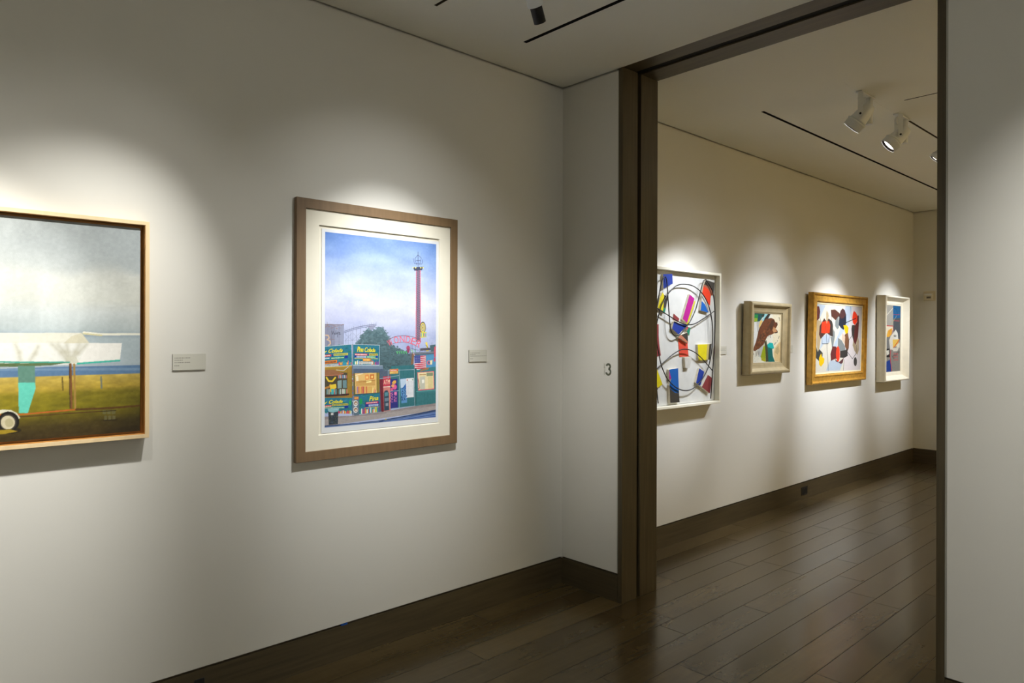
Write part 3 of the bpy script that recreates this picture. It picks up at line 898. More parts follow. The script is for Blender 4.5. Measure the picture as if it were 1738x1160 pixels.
p.poly([(348, 772), (402, 770), (404, 962), (350, 964)], (98, 116, 130)); p.poly([(354, 776), (398, 774), (398, 802), (356, 804)], (206, 120, 70)); p.line([(360, 790), (394, 788)], 5, (246, 220, 120))
for yy_ in (840, 905):
    p.ell(369, yy_, 23, 30, (224, 226, 226)); p.ell(371, yy_, 17, 20, (150, 110, 80)); p.ell(373, yy_ + 4, 9, 11, (222, 214, 200))
p.line([(339, 262), (344, 960)], 10, (120, 130, 150)); p.line([(334, 470), (338, 960)], 4, (60, 66, 80))
for k in range(14):
    p.ell(340 + rng.uniform(-3, 5), 560 + 20 * k, 4, 6, rng.choice([(200, 90, 90), (210, 200, 120), (90, 140, 190), (220, 220, 226)]))
# fence, signs and machines between the booths
p.poly([(604, 520), (720, 512), (720, 900), (606, 926)], (84, 98, 116))
p.poly([(640, 578), (712, 572), (712, 684), (640, 690)], (196, 66, 84)); p.poly([(640, 690), (712, 684), (712, 920), (640, 926)], (206, 130, 120)); p.line([(640, 682), (712, 676)], 10, (226, 206, 190))
p.text('ATM', [(645, 656), (706, 650), (706, 606), (645, 612)], (246, 236, 196))
p.poly([(604, 604), (638, 600), (648, 924), (622, 924)], (112, 42, 54))
p.poly([(646, 740), (655, 716), (682, 712), (696, 740), (700, 908), (650, 916)], (54, 76, 92)); p.poly([(655, 735), (688, 730), (690, 766), (657, 772)], (90, 140, 150)); p.poly([(655, 790), (694, 786), (694, 818), (656, 822)], (110, 130, 146)); p.poly([(664, 840), (690, 838), (690, 866), (664, 868)], (140, 150, 160))
p.poly([(710, 604), (780, 598), (786, 884), (712, 894)], (54, 56, 128))
p.poly([(722, 642), (744, 616), (768, 616), (768, 640), (746, 654)], (222, 170, 84)); p.ell(752, 680, 22, 26, (220, 96, 150)); p.ell(735, 668, 15, 16, (230, 160, 110)); p.poly([(714, 690), (734, 690), (738, 720), (716, 720)], (210, 90, 130))
for k, y in enumerate((734, 768, 802)):
    p.text('SOC'[k], [(712, y + 30), (738, y + 28), (738, y), (712, y + 2)], (232, 130, 180))
    p.text('ICE'[k], [(748, y + 24), (774, y + 22), (774, y - 6), (748, y - 4)], (232, 130, 180))
for q in ([(690, 516), (690, 600)], [(800, 510), (800, 890)], [(690, 518), (945, 508)], [(608, 600), (800, 566)], [(712, 722), (795, 716)], [(712, 895), (950, 866)], [(948, 500), (952, 868)]):
    p.line(q, 6, (150, 172, 186))
p.poly([(704, 506), (788, 500), (788, 544), (704, 552)], (222, 196, 110)); bar(708, 784, 508, 504, 20, (206, 70, 60), seed=41); p.line([(735, 540), (784, 534)], 4, (200, 60, 60)); p.line([(704, 552), (788, 546)], 4, (160, 120, 60))
p.poly([(806, 600), (866, 594), (876, 834), (820, 842)], (96, 148, 198)); p.poly([(808, 604), (866, 598), (868, 662), (830, 690), (812, 690)], (190, 210, 230)); p.poly([(830, 690), (868, 640), (870, 700)], (60, 110, 180))
for k, ch in enumerate('WATER'):
    p.text(ch, [(822, 712 + 27 * k), (822, 688 + 27 * k), (843, 686 + 27 * k), (843, 710 + 27 * k)][::1] if False else [(820, 710 + 27 * k), (842, 708 + 27 * k), (842, 686 + 27 * k), (820, 688 + 27 * k)], (26, 46, 92))
for k, ch in enumerate('COOL'):
    p.text(ch, [(848, 722 + 29 * k), (868, 720 + 29 * k), (868, 696 + 29 * k), (848, 698 + 29 * k)], (26, 46, 92))
p.poly([(864, 596), (942, 590), (942, 780), (868, 786)], (226, 228, 232))
for k in range(14):
    p.line([(874, 626 + 10 * k), (899, 625 + 10 * k)], 2.2, (176, 182, 192)); p.line([(906, 625 + 10 * k), (934, 623 + 10 * k)], 2.2, (182, 186, 196))
p.ell(878, 612, 6, 8, (200, 110, 110)); p.ell(930, 608, 6, 8, (120, 160, 120)); p.ell(872, 770, 5, 7, (80, 90, 160))
# pavement, kerb, road, bin
p.poly([(60, 972), (350, 964), (620, 926), (955, 868), (1170, 838), (1170, 912), (60, 1068)], (168, 160, 158))
p.poly([(60, 972), (350, 964), (620, 926), (955, 868), (1170, 838), (1170, 862), (620, 948), (60, 1000)], (140, 130, 130), .7)
for k in range(90):
    x = rng.uniform(70, 1160); t = (x - 70) / 1090
    y = rng.uniform(985, 1050) * (1 - t) + rng.uniform(850, 900) * t
    p.line([(x, y), (x + rng.uniform(20, 80), y - rng.uniform(4, 14))], 3, rng.choice([(186, 178, 172), (150, 142, 142), (178, 170, 168)]), .6)
p.poly([(60, 1060), (300, 1042), (600, 1010), (900, 955), (1170, 900), (1170, 924), (900, 975), (600, 1028), (60, 1078)], (56, 76, 116))
p.poly([(60, 1078), (600, 1028), (900, 975), (1170, 924), (1170, 1090), (60, 1110)], (84, 112, 172))
for a in ((70, 1074, 600, 1022), (640, 1016, 980, 956), (720, 1012, 1170, 936), (760, 1018, 1170, 956), (980, 960, 1170, 922)):
    p.line([a[:2], a[2:]], 4, (152, 176, 220), .75)
p.line([(800, 1012), (1170, 946)], 7, (62, 88, 146), .8)
p.ell(665, 998, 9, 6, (214, 190, 96))
p.poly([(98, 896), (200, 886), (194, 1046), (104, 1054)], (58, 66, 74))
for k in range(40):
    p.ell(rng.uniform(108, 190), rng.uniform(930, 1046), 6, 8, rng.choice([(74, 84, 90), (44, 50, 60), (90, 96, 80), (64, 78, 96)]), .7)
p.poly([(92, 896), (150, 886), (206, 888), (198, 920), (150, 932), (104, 926)], (132, 182, 190)); p.line([(96, 908), (200, 902)], 4, (190, 222, 226)); p.poly([(126, 936), (150, 934), (150, 956), (126, 958)], (210, 206, 206))
# keep the unprinted margin of the paper clean
inner = p.img[r0:r1, c0:c1].copy(); p.img[:] = keep; p.img[r0:r1, c0:c1] = np.clip(inner, 0, 255)
g_ = p.img[r0:r1, c0:c1]
g_[:] = np.clip(g_ + (vnoise(hh, ww, 120, 80, 77, 2)[..., None] - .5) * 10, 0, 255)
p.sheet('print', M_PRINT, t2, 0.0025, M_BACK, 0.86)

# ------------------------------------------------------------------ wall labels (captions too small to read: rows of print)
M_CARD = painted_attr('caption_card', 0.7, 0.2)
M_CARDE = surface('card_edge', (0.42, 0.40, 0.34), 0.8, 0.05)


def caption(x0, z0, label, rows_, w=0.126, h=0.0635):
    Mx = hang(x0, z0)
    p = Paint(Mx, 0.006, 0, w, 0, h, 130, base=(204, 202, 190), ss=2)
    p.img[:] = (204, 202, 190)
    rb = random.Random(int(x0 * 100))
    for zf, frac, tone in rows_:
        y = int((1 - zf) * p.h); xx_ = int(0.05 * p.w)
        while xx_ < frac * p.w:
            w_ = rb.randint(3, 13)
            p.img[y:y + 6, xx_:min(xx_ + w_, p.w)] = tone
            xx_ += w_ + rb.randint(2, 4)
    o = p.sheet('wall_label', M_CARD, None, 0.006, M_CARDE)
    o.matrix_world = Mx
    return tag(o, label, 'wall label', 'caption cards beside the pictures')


g1, g2 = (140, 138, 128), (158, 156, 144)
caption(0.899, 1.3625, 'grey caption card between the boat painting and the booths print', [(.78, .52, g1), (.64, .29, g1), (.5, .52, g1), (.3, .2, g1)])
caption(2.398, 1.3615, 'grey caption card right of the brown framed booths print', [(.76, .58, g1), (.62, .32, g1), (.5, .94, g1), (.28, .2, g1)])
caption(4.905, 1.3615, 'grey caption card half hidden beside the white wood relief', [(.78, .9, g2), (.62, .8, g2), (.5, .9, g2), (.3, .3, g2)])
caption(6.040, 1.3615, 'grey caption card almost hidden behind the grey framed animal painting', [(.78, .7, g2), (.62, .5, g2), (.5, .8, g2), (.3, .3, g2)])

# ------------------------------------------------------------------ gallery number on the end wall
M_VINYL = surface('grey_vinyl', S(92, 95, 80), 0.6, 0.03)
M_VINYL2 = surface('pale_grey_vinyl', S(150, 146, 128), 0.6, 0.03)


def lettering(name, txt, y_left, z_bot, width, height, mat, parent, vertical=False, fat=0.0):
    V, F = text_tris(txt)
    mb = MB()
    vs = []
    for a, b in V:
        if vertical:
            vs.append((XE - 0.0006, y_left - width * (1 - b), z_bot + height * a))
        else:
            vs.append((XE - 0.0006, y_left - width * a, z_bot + height * b))
    n = len(vs)
    mb.add(vs + [(XE - 0.0001, y, z) for _, y, z in vs], F + [tuple(i + n for i in f)[::-1] for f in F])
    return mb.build(name, mat, parent)


ts = thing('gallery_sign', 'grey number 3 with small upright word GALLERY on the wall left of the doorway', 'sign', Matrix.Translation((XE, 2.56, 1.279)))


def sign_bits():
    # a bold condensed 3 drawn as two strokes
    def arc(cy, cz, ry, rz, a0, a1, n=18):
        return [(cy - ry * math.cos(math.radians(a0 + (a1 - a0) * k / n)), cz + rz * math.sin(math.radians(a0 + (a1 - a0) * k / n))) for k in range(n + 1)]
    top = arc(2.5645, 1.3290, 0.0138, 0.0125, 168, -85)
    bot = arc(2.5645, 1.2980, 0.0158, 0.0165, 88, -168)
    mb = MB()
    wd = 0.0058
    for pl in (top, bot):
        vs = []
        for i, (y, z) in enumerate(pl):
            a, b = pl[max(i - 1, 0)], pl[min(i + 1, len(pl) - 1)]
            ty, tz = b[0] - a[0], b[1] - a[1]; L = math.hypot(ty, tz); ny, nz = -tz / L, ty / L
            vs += [(XE - 0.0006, y + ny * wd, z + nz * wd), (XE - 0.0006, y - ny * wd, z - nz * wd),
                   (XE - 0.0001, y - ny * wd, z - nz * wd), (XE - 0.0001, y + ny * wd, z + nz * wd)]
        fs = []
        for i in range(len(pl) - 1):
            for k in range(4):
                fs.append((i * 4 + k, i * 4 + (k + 1) % 4, i * 4 + 4 + (k + 1) % 4, i * 4 + 4 + k))
        fs += [(0, 1, 2, 3), tuple(len(vs) - 4 + k for k in (3, 2, 1, 0))]
        mb.add(vs, fs)
    o = mb.build('numeral', M_VINYL)
    return o


def to_parent(o, par):
    mw = o.matrix_world.copy(); o.parent = par; o.matrix_parent_inverse = par.matrix_world.inverted()
    return o


bpy.context.view_layer.update()
to_parent(sign_bits(), ts)
to_parent(lettering('small_word', 'GALLERY', 2.5975, 1.280, 0.0095, 0.066, M_VINYL2, None, True), ts)

# ------------------------------------------------------------------ third work: white tray with painted wood blocks and wires
M_TRAY = surface('white_tray_paint', S(236, 232, 214), 0.5, 0.02, (10, 10, 10))
M_PANEL = surface('white_panel_paint', S(198, 199, 196), 0.6, 0.05, (14, 14, 14), 0.1)
M_RAW = surface('raw_wood_side', S(226, 216, 194), 0.7, 0.08, (20, 20, 50))
M_WIRE = surface('black_wire', (0.012, 0.011, 0.010), 0.45, 0.1)
M = hang(3.885, 0.994, 0.004, 0.3)
W3, H3 = 0.935, 0.989
t3 = thing('wood_relief', 'white framed relief of coloured wood blocks and looping black wires', 'relief', M)
frame_ring(0, W3, 0, H3, [(0, 0), (0, 0.070), (0.002, 0.072), (0.017, 0.072), (0.019, 0.070), (0.019, 0.010), (0.03, 0.010), (0.03, 0)]).build('frame', M_TRAY, t3)
PD = 0.031
MB().box((0.0215, -PD, 0.0215), (W3 - 0.0215, -0.011, H3 - 0.0215)).build('panel', M_PANEL, t3)
pal = {}


def pmat(c):
    if c not in pal:
        pal[c] = surface('block_paint_%d_%d_%d' % c, tuple(0.62 * x for x in S(*c)), 0.55, 0.06, (25, 25, 25))
    return pal[c]


R1 = Crop(1110, 450, 8.926); R2 = Crop(1160, 450, 8.926); R3 = Crop(1110, 570, 7.25); R4 = Crop(1160, 570, 7.257); K4 = Crop(1100, 440, 4.0)


def block(cr, regions, h, base=0.0, name='painted_block'):
    mb = MB(); mats = [M_RAW]
    d1 = PD + base + h
    for poly, colr in regions:
        q = hit(cr(poly), M, d1)
        q = [(min(max(x, 0.0225), W3 - 0.0225), min(max(z, 0.0225), H3 - 0.0225)) for x, z in q]
        mt = pmat(colr)
        if mt not in mats:
            mats.append(mt)
        n = len(q)
        vs = [(x, -d1, z) for x, z in q] + [(x, -(PD + base) + 0.0004, z) for x, z in q]
        mb.add(vs, [tuple(range(n))], mats.index(mt))
        k = len(mb.v) - len(vs)
        for i in range(n):
            mb.f.append((k + i, k + (i + 1) % n, k + n + (i + 1) % n, k + n + i)); mb.m.append(0); mb.smooth.append(False)
        mb.f.append(tuple(k + n + i for i in range(n))[::-1]); mb.m.append(0); mb.smooth.append(False)
    return mb.build(name, mats, t3)


BLUE, CYB, YEL, RED, COR, DKR, MAG, DRK, GRN, WHT, PUR, BRN = (14, 62, 176), (0, 108, 206), (250, 232, 0), (250, 62, 14), (248, 84, 62), (158, 58, 62), (204, 10, 158), (70, 66, 60), (24, 150, 112), (232, 230, 222), (98, 34, 74), (178, 104, 78)
block(R1, [([(140, 140), (278, 135), (285, 282), (215, 320), (145, 360)], BLUE)], 0.020)
block(R1, [([(132, 415), (155, 455), (141, 702), (58, 648), (90, 500)], YEL), ([(155, 455), (213, 482), (181, 650), (143, 648)], DRK), ([(143, 649), (181, 651), (162, 738), (132, 715)], GRN)], 0.020)
block(R1, [([(540, 445), (612, 510), (500, 880), (435, 815)], MAG), ([(613, 545), (628, 552), (512, 912), (482, 880), (501, 880)], YEL)], 0.018)
block(R1, [([(300, 738), (385, 815), (366, 868), (285, 825)], DKR)], 0.004)
block(R1, [([(305, 855), (400, 892), (508, 915), (440, 975), (375, 1055), (275, 965)], BLUE)], 0.021)
block(R1, [([(515, 940), (556, 955), (532, 1075), (497, 1010)], GRN)], 0.016)
block(R1, [([(500, 915), (522, 950), (500, 985), (470, 960)], (220, 90, 110))], 0.020)
block(K4, [([(225, 515), (268, 498), (271, 562)], DRK), ([(205, 530), (224, 514), (272, 562), (270, 574)], (222, 140, 108))], 0.020)
block(K4, [([(203, 535), (268, 575), (275, 662), (213, 664)], COR)], 0.003)
block(R2, [([(345, 225), (470, 270), (458, 440), (447, 440), (425, 375), (380, 320), (310, 298)], DRK), ([(310, 298), (380, 320), (425, 375), (447, 440), (450, 462), (414, 462), (392, 392), (352, 345), (302, 326)], BRN),
           ([(302, 326), (352, 345), (392, 392), (414, 462), (402, 625), (345, 535), (284, 430)], RED),
           ([(284, 430), (345, 535), (402, 625), (395, 690), (380, 722), (330, 600), (276, 545)], WHT), ([(276, 546), (330, 601), (378, 722), (262, 690)], CYB)], 0.020)
block(R4, [([(175, 110), (295, 105), (280, 300), (185, 308)], YEL), ([(296, 105), (320, 103), (305, 298), (281, 300)], (214, 196, 120)), ([(321, 103), (348, 100), (325, 298), (306, 298)], DRK)], 0.018)
block(R3, [([(378, 268), (470, 262), (440, 396), (388, 400)], WHT)], 0.021)
block(R4, [([(195, 402), (256, 446), (215, 600), (205, 618), (155, 580)], BLUE), ([(257, 447), (300, 482), (262, 560), (225, 632), (206, 618), (216, 600)], WHT), ([(301, 483), (352, 522), (326, 712), (226, 634), (263, 560)], DKR)], 0.018)
block(R3, [([(186, 418), (297, 400), (308, 712), (255, 703), (207, 660), (190, 610), (212, 530)], CYB), ([(185, 420), (212, 525), (190, 545)], MAG), ([(192, 625), (207, 660), (255, 703), (309, 713), (316, 820), (200, 828)], DRK)], 0.020)
block(R3, [([(-70, -150), (58, -140), (58, 0), (65, 100), (85, 245), (30, 262), (-70, 280)], DKR)], 0.003)
block(R3, [([(-20, 400), (38, 412), (105, 600), (45, 645), (20, 560), (-20, 520)], YEL), ([(-20, 560), (44, 645), (48, 662), (20, 680), (-20, 690)], (70, 50, 110))], 0.014)
block(R4, [([(392, 112), (386, 220), (374, 290), (378, 170)], PUR)], 0.012)


def wire(pts, h=0.031):
    q = hit(K4(pts), M, PD + h)
    q = [(min(max(x, 0.026), W3 - 0.026), min(max(z, 0.024), H3 - 0.024)) for x, z in q]
    # smooth through the points
    P = [Vector((x, -(PD + h), z)) for x, z in q]
    out = []
    for i in range(len(P) - 1):
        p0, p1, p2, p3 = P[max(i - 1, 0)], P[i], P[i + 1], P[min(i + 2, len(P) - 1)]
        for k in range(6):
            t = k / 6
            out.append(0.5 * ((2 * p1) + (p2 - p0) * t + (2 * p0 - 5 * p1 + 4 * p2 - p3) * t * t + (3 * p1 - p0 - 3 * p2 + p3) * t ** 3))
    out.append(P[-1])
    return MB().tube(out, 0.0040, 6).build('wire', M_WIRE, t3)


wire([(34, 470), (44, 400), (58, 331), (76, 233), (96, 140), (105, 126), (113, 120), (121, 128), (128, 165), (136, 280), (146, 420), (153, 480), (172, 514), (195, 522), (225, 505), (258, 462), (285, 425), (325, 335), (355, 220), (374, 155), (385, 142), (395, 140)])
wire([(395, 146), (425, 190), (442, 240), (452, 320), (455, 420), (452, 520), (444, 680), (436, 790), (425, 948)])
wire([(62, 421), (85, 331), (107, 282), (136, 237), (165, 203), (200, 178), (240, 171), (300, 181), (355, 220), (398, 285), (425, 370), (437, 460), (438, 560), (428, 650), (408, 735), (370, 812), (315, 872), (270, 892), (225, 889), (175, 862), (130, 812), (100, 750), (84, 700), (76, 660), (58, 560), (54, 480), (62, 421)])
wire([(24, 318), (58, 334), (130, 378), (200, 422), (245, 442), (275, 447), (320, 438), (380, 402), (455, 350)])
wire([(22, 776), (58, 746), (110, 698), (165, 650), (210, 622), (240, 613), (275, 615), (320, 636), (370, 680), (440, 762)])
wire([(57, 870), (61, 910), (68, 980)], 0.02)

# ------------------------------------------------------------------ fourth work: small grey scoop frame
M_GREY = surface('silver_grey_gilt', S(178, 163, 128), 0.42, 0.10, (18, 18, 18), 0.08, metal=0.25)
M = hang(5.262, 1.189, 0.008, 1.5)
W4, H4 = 0.715, 0.603
t4 = thing('framed_painting', 'small painting with a brown animal shape in a deep grey scoop frame', 'painting', M)
frame_ring(0, W4, 0, H4, [(0, 0), (0, 0.048), (0.003, 0.060), (0.010, 0.068), (0.018, 0.070), (0.028, 0.070), (0.031, 0.066), (0.040, 0.052), (0.052, 0.043), (0.066, 0.039), (0.080, 0.037), (0.086, 0.036), (0.087, 0.032), (0.096, 0.031), (0.096, 0)], kx=1.26).build('frame', M_GREY, t4)
p = Paint(M, 0.028, 0.1215, W4 - 0.1215, 0.0965, H4 - 0.0965, 260, base=(232, 230, 214))
p.cr = Crop(1240, 500, 7.25)
p.poly([(520, 240), (650, 240), (640, 840), (520, 840)], (236, 226, 196)); p.poly([(600, 240), (650, 240), (640, 840), (590, 840)], (238, 220, 176), .7)
p.poly([(240, 300), (330, 320), (330, 480), (300, 700), (240, 700)], (228, 230, 228))
p.poly([(320, 340), (395, 300), (350, 420), (330, 470)], (190, 190, 186)); p.poly([(368, 320), (398, 326), (352, 418), (346, 390)], (232, 196, 112))
p.poly([(150, 230), (420, 230), (410, 262), (360, 330), (300, 340), (262, 335), (150, 335)], (20, 92, 84)); p.poly([(262, 250), (340, 250), (332, 318), (266, 320)], (32, 140, 60)); p.poly([(264, 290), (330, 292), (330, 336), (262, 334)], (150, 176, 40)); p.poly([(340, 250), (372, 250), (360, 316), (336, 318)], (10, 70, 84))
p.poly([(420, 240), (492, 240), (470, 300), (410, 340), (386, 320)], (156, 214, 220)); p.poly([(376, 255), (420, 245), (410, 275), (385, 280)], (40, 46, 44)); p.poly([(462, 240), (494, 240), (452, 312), (412, 324), (416, 298)], (46, 40, 34))
BEAR = [(412, 320), (450, 300), (500, 290), (535, 305), (552, 345), (575, 345), (580, 375), (566, 402), (552, 420), (580, 452), (578, 472), (540, 476), (505, 495), (470, 505), (452, 520), (432, 560), (420, 590), (395, 640), (382, 680), (340, 672), (300, 700), (278, 690), (286, 650), (310, 590), (330, 510), (340, 460), (352, 425), (390, 350)]
p.poly(BEAR, (112, 62, 34))
rb = random.Random(3)
for k in range(150):
    t = rb.random(); x = 300 + 200 * t + rb.uniform(-35, 35); y = 660 - 320 * t + rb.uniform(-30, 60)
    if 300 < x < 560 and 300 < y < 680 and (x - 300) * 1.35 + (y - 660) < 55 and (x - 300) * 1.35 + (y - 660) > -45 - 60 * t:
        p.ell(x, y, rb.uniform(6, 20), rb.uniform(4, 12), rb.choice([(134, 76, 42), (92, 50, 28), (150, 92, 54), (84, 70, 46), (70, 42, 28)]), .55, -1)
p.poly([(480, 380), (500, 330), (520, 310), (540, 330), (520, 400), (500, 450), (480, 420)], (74, 48, 32)); p.poly([(530, 400), (556, 420), (570, 460), (530, 470), (515, 440)], (196, 146, 100)); p.ell(566, 370, 13, 24, (92, 54, 34))
p.line([(340, 462), (352, 425), (392, 348), (412, 320)], 6, (46, 36, 30)); p.line([(382, 560), (425, 580)], 10, (60, 44, 34)); p.line([(487, 505), (488, 535)], 8, (50, 40, 34)); p.line([(468, 505), (466, 525)], 6, (50, 40, 34)); p.poly([(540, 470), (580, 462), (578, 474), (545, 480)], (60, 42, 34))
p.poly([(412, 600), (440, 560), (430, 640), (400, 680)], (206, 206, 196)); p.poly([(330, 690), (400, 620), (395, 700), (370, 780), (340, 740)], (186, 188, 184))
p.poly([(404, 640), (412, 620), (428, 660), (432, 830), (382, 806), (370, 770)], (150, 166, 16)); p.poly([(376, 770), (432, 800), (432, 832), (380, 812)], (172, 170, 20))
p.poly([(416, 596), (440, 560), (452, 640), (462, 700), (466, 830), (434, 830), (428, 680)], (70, 70, 44))
p.poly([(450, 618), (480, 594), (520, 600), (528, 632), (536, 664), (512, 672), (520, 760), (546, 830), (466, 832), (458, 700)], (8, 106, 100)); p.poly([(450, 618), (480, 594), (520, 600), (528, 632), (536, 664), (512, 668), (460, 650)], (14, 182, 178))
p.poly([(615, 580), (580, 610), (545, 660), (530, 720), (545, 826), (615, 830)], (222, 194, 140)); p.poly([(590, 630), (560, 660), (548, 720), (580, 740), (600, 700)], (178, 160, 116), .8)
for a in ((272, 458, 288, 464, 9), (270, 490, 284, 498, 11), (268, 535, 284, 545, 12), (264, 590, 278, 588, 14), (262, 715, 282, 735, 14), (598, 290, 606, 325, 9), (588, 545, 598, 515, 9), (572, 580, 580, 565, 7), (540, 620, 550, 600, 9), (555, 600, 562, 590, 6), (592, 285, 604, 290, 6)):
    p.line([a[:2], a[2:4]], a[4], (38, 50, 56))
for k in range(16):
    x = 305 + rb.uniform(0, 50); p.line([(x, 690 + rb.uniform(0, 20)), (x - 6, 740 + rb.uniform(0, 30))], 3, (90, 84, 76), .8)
for k in range(30):
    x, y = rb.uniform(262, 400), rb.uniform(760, 832); p.line([(x, y), (x + 12, y - 4)], 3, rb.choice([(150, 190, 190), (170, 180, 176), (238, 238, 226)]), .7)
p.mottle(9, 50, 40, 31)
p.sheet('canvas', M_PIG, t4, 0.020, M_EDGE, 0.80)

# ------------------------------------------------------------------ fifth work: gold frame
M_GOLD = surface('worn_gold_leaf', S(200, 152, 62), 0.42, 0.22, (22, 22, 22), 0.15, metal=0.35)
M_LINER = surface('cream_liner', S(226, 212, 170), 0.6, 0.04)
M = hang(6.435, 1.057, 0.006, 1.3)
W5, H5 = 1.286, 0.860
t5 = thing('framed_painting', 'wide painting of red, brown and yellow petal shapes in a gold frame', 'painting', M)
frame_ring(0, W5, 0, H5, [(0, 0), (0, 0.046), (0.004, 0.053), (0.012, 0.056), (0.019, 0.054), (0.021, 0.040), (0.031, 0.039), (0.064, 0.044), (0.073, 0.050), (0.081, 0.049), (0.084, 0.035), (0.092, 0.034), (0.092, 0)]).build('frame', M_GOLD, t5)
frame_ring(0.0922, W5 - 0.0922, 0.0922, H5 - 0.0922, [(0, 0.02), (0, 0.034), (0.010, 0.034), (0.012, 0.031), (0.012, 0.02)]).build('liner', M_LINER, t5)
p = Paint(M, 0.030, 0.1044, W5 - 0.1044, 0.1044, H5 - 0.1044, 330, base=(228, 222, 204))
p.cr = Crop(1360, 480, 6.107)
LB, LIL, GY, BR, DB, MA, TA, OL = (190, 204, 218), (226, 216, 214), (134, 140, 138), (90, 52, 40), (64, 52, 46), (100, 44, 42), (190, 168, 130), (62, 64, 60)
p.poly([(440, 240), (640, 240), (630, 930), (440, 930)], LIL)
p.poly([(140, 220), (252, 236), (200, 350), (140, 420)], LB); p.poly([(462, 240), (530, 244), (490, 440), (400, 560), (380, 600), (370, 670), (330, 660), (390, 520)], LB)
p.poly([(215, 560), (300, 520), (296, 620), (230, 640), (190, 700)], LB); p.poly([(302, 800), (430, 830), (400, 912), (256, 914)], LB); p.poly([(150, 420), (215, 400), (190, 700), (150, 660)], (214, 214, 210))
p.poly([(165, 245), (185, 245), (196, 300), (186, 370), (150, 424), (148, 390), (152, 300)], MA)
p.poly([(150, 420), (170, 385), (200, 400), (212, 430), (205, 560), (184, 700), (172, 720), (160, 640), (162, 520)], TA)
p.poly([(190, 450), (215, 410), (238, 368), (255, 395), (285, 372), (318, 400), (328, 440), (328, 560), (300, 552), (260, 520), (200, 584), (184, 540)], BR)
p.poly([(285, 372), (318, 400), (328, 440), (328, 560), (300, 552), (288, 480)], DB)
p.poly([(215, 410), (255, 398), (288, 402), (300, 440), (294, 520), (250, 527), (208, 522), (210, 450)], (246, 62, 22)); p.poly([(262, 290), (278, 310), (286, 345), (264, 428), (258, 390), (258, 320)], TA)
p.poly([(330, 480), (346, 510), (348, 560), (330, 660), (318, 676), (312, 620), (300, 560), (328, 560)], GY)
p.poly([(306, 282), (350, 278), (395, 315), (402, 340), (360, 395), (312, 350)], BR)
p.poly([(428, 268), (450, 285), (464, 330), (466, 420), (438, 490), (410, 470), (388, 440), (394, 340), (408, 290)], (38, 44, 58)); p.poly([(428, 268), (450, 285), (464, 330), (440, 370), (410, 375), (394, 340), (408, 290)], (84, 52, 50))
p.poly([(386, 345), (390, 470), (372, 484), (350, 450), (352, 400)], GY)
p.poly([(436, 442), (470, 440), (490, 470), (480, 540), (468, 556), (450, 500)], (250, 200, 6))
p.poly([(450, 540), (482, 520), (496, 600), (492, 680), (476, 716), (452, 660)], (126, 84, 56)); p.poly([(425, 520), (455, 560), (450, 640), (420, 590)], (222, 196, 172))
p.poly([(380, 572), (420, 600), (452, 660), (458, 700), (402, 712), (378, 660)], GY)
p.poly([(546, 294), (566, 310), (584, 350), (576, 410), (556, 440), (536, 420), (528, 370), (534, 320)], (248, 60, 24))
p.poly([(582, 340), (596, 340), (598, 420), (588, 560), (560, 650), (540, 600), (546, 460), (578, 410)], MA); p.poly([(526, 440), (556, 440), (546, 560), (540, 600), (524, 540), (520, 480)], (66, 60, 56))
p.poly([(540, 600), (562, 650), (586, 560), (598, 610), (596, 700), (580, 750), (552, 710), (532, 650)], (172, 152, 120)); p.poly([(562, 650), (586, 560), (596, 640), (578, 690)], (190, 170, 140))
p.poly([(152, 660), (172, 720), (186, 690), (222, 730), (218, 770), (182, 812), (150, 780), (140, 720)], OL)
p.poly([(205, 735), (215, 770), (240, 790), (236, 830), (204, 872), (184, 850), (184, 780)], (250, 202, 8))
p.poly([(325, 660), (360, 664), (376, 690), (370, 790), (352, 790), (308, 812), (302, 740)], (110, 46, 44)); p.poly([(346, 790), (390, 826), (440, 780), (430, 830), (412, 846), (384, 826), (360, 820)], (96, 54, 60))
p.poly([(402, 710), (458, 700), (476, 682), (482, 760), (446, 780), (402, 780)], (62, 58, 54)); p.ell(380, 740, 20, 80, (250, 66, 36))
p.ell(560, 820, 17, 46, (72, 68, 66))
for q, w_ in (([(180, 330), (206, 412)], 6), ([(208, 522), (216, 634), (278, 634), (292, 556)], 6), ([(254, 452), (260, 560), (270, 740), (281, 914)], 7), ([(312, 312), (314, 390)], 5), ([(510, 246), (518, 370)], 5), ([(464, 414), (566, 372)], 8), ([(524, 552), (490, 600), (478, 720), (530, 790), (568, 734), (572, 650)], 6), ([(444, 800), (436, 908)], 6), ([(448, 780), (450, 715)], 4)):
    p.line(q, w_, (48, 46, 52))
p.mottle(4, 60, 80, 41)
p.sheet('canvas', M_PIGM, t5, 0.015, M_EDGE, 0.66)

# ------------------------------------------------------------------ sixth work: deep cream box frame
M_CREAM = surface('cream_gesso', S(236, 228, 206), 0.55, 0.04, (14, 14, 14), 0.05)
M = hang(8.148, 1.008, 0.004, 0.4)
W6, H6 = 0.747, 0.955
t6 = thing('framed_painting', 'narrow abstract painting with blue corner in a deep cream box frame', 'painting', M)
frame_ring(0, W6, 0, H6, [(0, 0), (0.004, 0.085), (0.010, 0.095), (0.017, 0.097), (0.022, 0.095), (0.060, 0.040), (0.064, 0.038), (0.090, 0.036), (0.092, 0.032), (0.104, 0.031), (0.104, 0)]).build('frame', M_CREAM, t6)
p = Paint(M, 0.027, 0.1045, W6 - 0.1045, 0.1045, H6 - 0.1045, 220, base=(152, 150, 142))
p.cr = Crop(1480, 480, 5.525)
p.poly([(120, 210), (200, 210), (200, 520), (100, 520)], (170, 166, 156)); p.poly([(198, 210), (275, 210), (270, 380), (200, 400)], (10, 96, 150)); p.poly([(200, 340), (270, 330), (266, 540), (200, 480)], (78, 84, 90))
